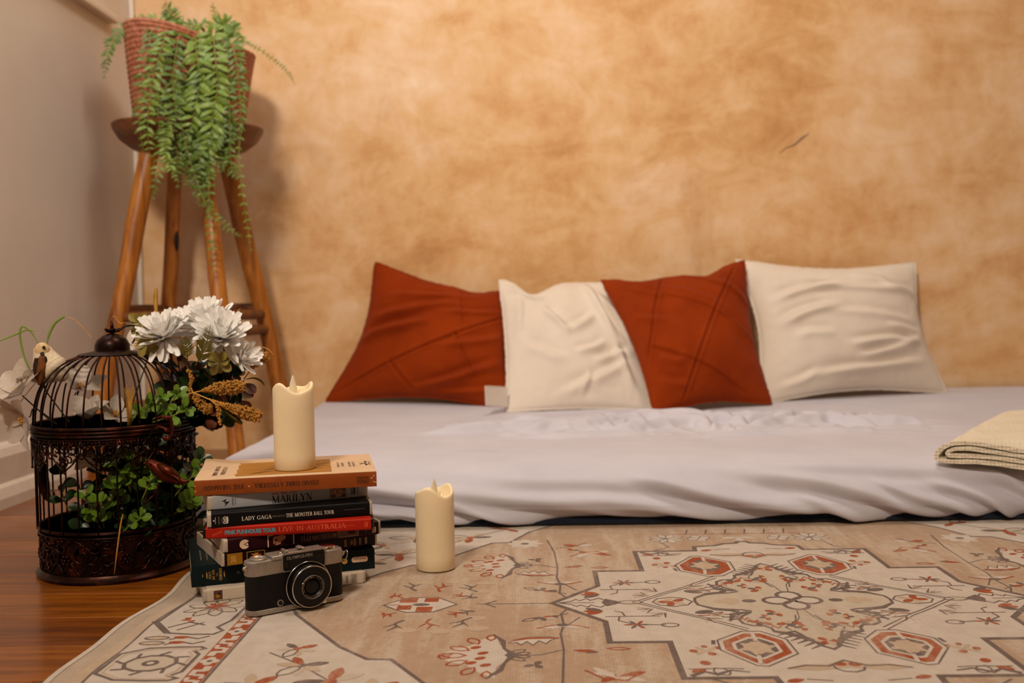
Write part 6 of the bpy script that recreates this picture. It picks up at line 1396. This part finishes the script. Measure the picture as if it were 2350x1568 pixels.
m = MB(); m.tube([(.0128*cos(2*pi*i/56), .0128*sin(2*pi*i/56), .0174) for i in range(56)], .00035, 6, closed=True); m.build('inner_ring', 'chrome', lens, smooth=True)
m = MB(); m.lathe([(.0090, .0150), (.0070, .0154), (.004, .0157), (0, .0158)], 40); m.build('glass', 'lens_glass', lens, smooth=True)
m = MB()
txt = 'OLYMPUS D.ZUIKO  F.C. 1:2.8 F=3.2CM  JAPAN  '
for i, ch in enumerate(txt):
    if ch == ' ': continue
    a = radians(200)-2*pi*i/len(txt); sans(m, ch, .00085 if ch in '.:1' else .0012, .0004 if ch == '.' else .0013, Matrix.Translation((.0112*cos(a), .0112*sin(a), .01735)) @ Matrix.Rotation(a-pi/2, 4, 'Z'))
m.build('lettering', 'fawn_ink', lens)
m = MB(); m.rbox(-.0015, .0015, .0215, .0238, .0100, .0150, .0005, 2); m.rbox(.0120, .0170, -.0215, -.0170, .0060, .0148, .0012, 2); m.ball((-.0118, .0058, .0172), .0011, 8, 6); m.build('aperture_tab', 'bright_chrome', lens, smooth=40)
m = MB(); m.lathe([(.0036, 0), (.0036, .0012), (.0029, .0014), (.0027, .0009), (.0, .0009)], 28, M=fM(.0350, .0006, .0105)); m.build('flash_socket', 'chrome', cam_o, smooth=35)
m = MB(); m.lathe([(.0022, 0), (.0022, .0016), (.0, .0016)], 20, M=fM(.0350, .0006, .0105)); m.build('socket_pin', 'black_metal', cam_o, smooth=35)
# top furniture
m = MB(); m.lathe([(.0098, 0), (.0098, .0014), (.0090, .0022), (.0078, .0024), (.0066, .0012), (.0045, .0004), (0, .0004)], 36, c=(.0155, Dp*.5, .0596)); m.build('rewind_knob', 'chrome', cam_o, smooth=35)
m = MB(); m.rbox(.0120, .0192, Dp*.5-.0016, Dp*.5+.0016, .0600, .0610, .0006, 2); m.build('rewind_crank', 'tarnish', cam_o, smooth=35)
m = MB(); m.lathe([(.0104, 0), (.0104, .0010), (.0096, .0032), (.0086, .0038), (0, .0034)], 36, c=(.0965, Dp*.55, .0594)); m.build('film_counter', 'bright_chrome', cam_o, smooth=35)
m = MB(); m.lathe([(.0042, 0), (.0042, .0010), (.0030, .0014), (.0028, .0026), (.0022, .0032), (0, .0034)], 20, c=(.0395, .0060, .0628)); m.build('shutter_button', 'bright_chrome', cam_o, smooth=40)
m = MB(); m.rbox(.0440, .0470, .004, Dp-.006, .0630, .0662, .0004, 1); m.rbox(.0640, .0665, .005, Dp-.004, .0630, .0665, .0004, 1); m.rbox(.0470, .0640, .005, Dp-.004, .0628, .0636, .0002, 1); m.rbox(.0602, .0668, .006, Dp-.008, .0655, .0668, .0003, 1); m.build('accessory_shoe', 'chrome', cam_o, smooth=35)
m = MB(); m.prism([(.0480, .0002), (.0740, .0004), (.0735, .0040), (.0660, .0056), (.0560, .0044), (.0485, .0050)], .0632, .0634); m.build('worn_patch', 'tarnish', cam_o)
for x, s in ((-.0004, -1), (Wd+.0004, 1)):
    m = MB(); m.lathe([(.0028, 0), (.0028, .0008), (.0015, .0014), (.0015, .0030), (.0024, .0034), (0, .0038)], 16, M=Matrix.Translation((x-s*.0008, .0095, .0525)) @ Matrix.Rotation(s*pi/2, 4, 'Y')); m.build('strap_lug', 'bright_chrome', cam_o, smooth=35)
m = MB(); m.tube([(Wd+.0032+.0028*sin(q*.8), .0095+.0035*cos(q), .0485+.0060*sin(q)) for q in [2*pi*i/28 for i in range(28)]], .0006, 6, closed=True); m.build('strap_ring', 'bright_chrome', cam_o, smooth=True)
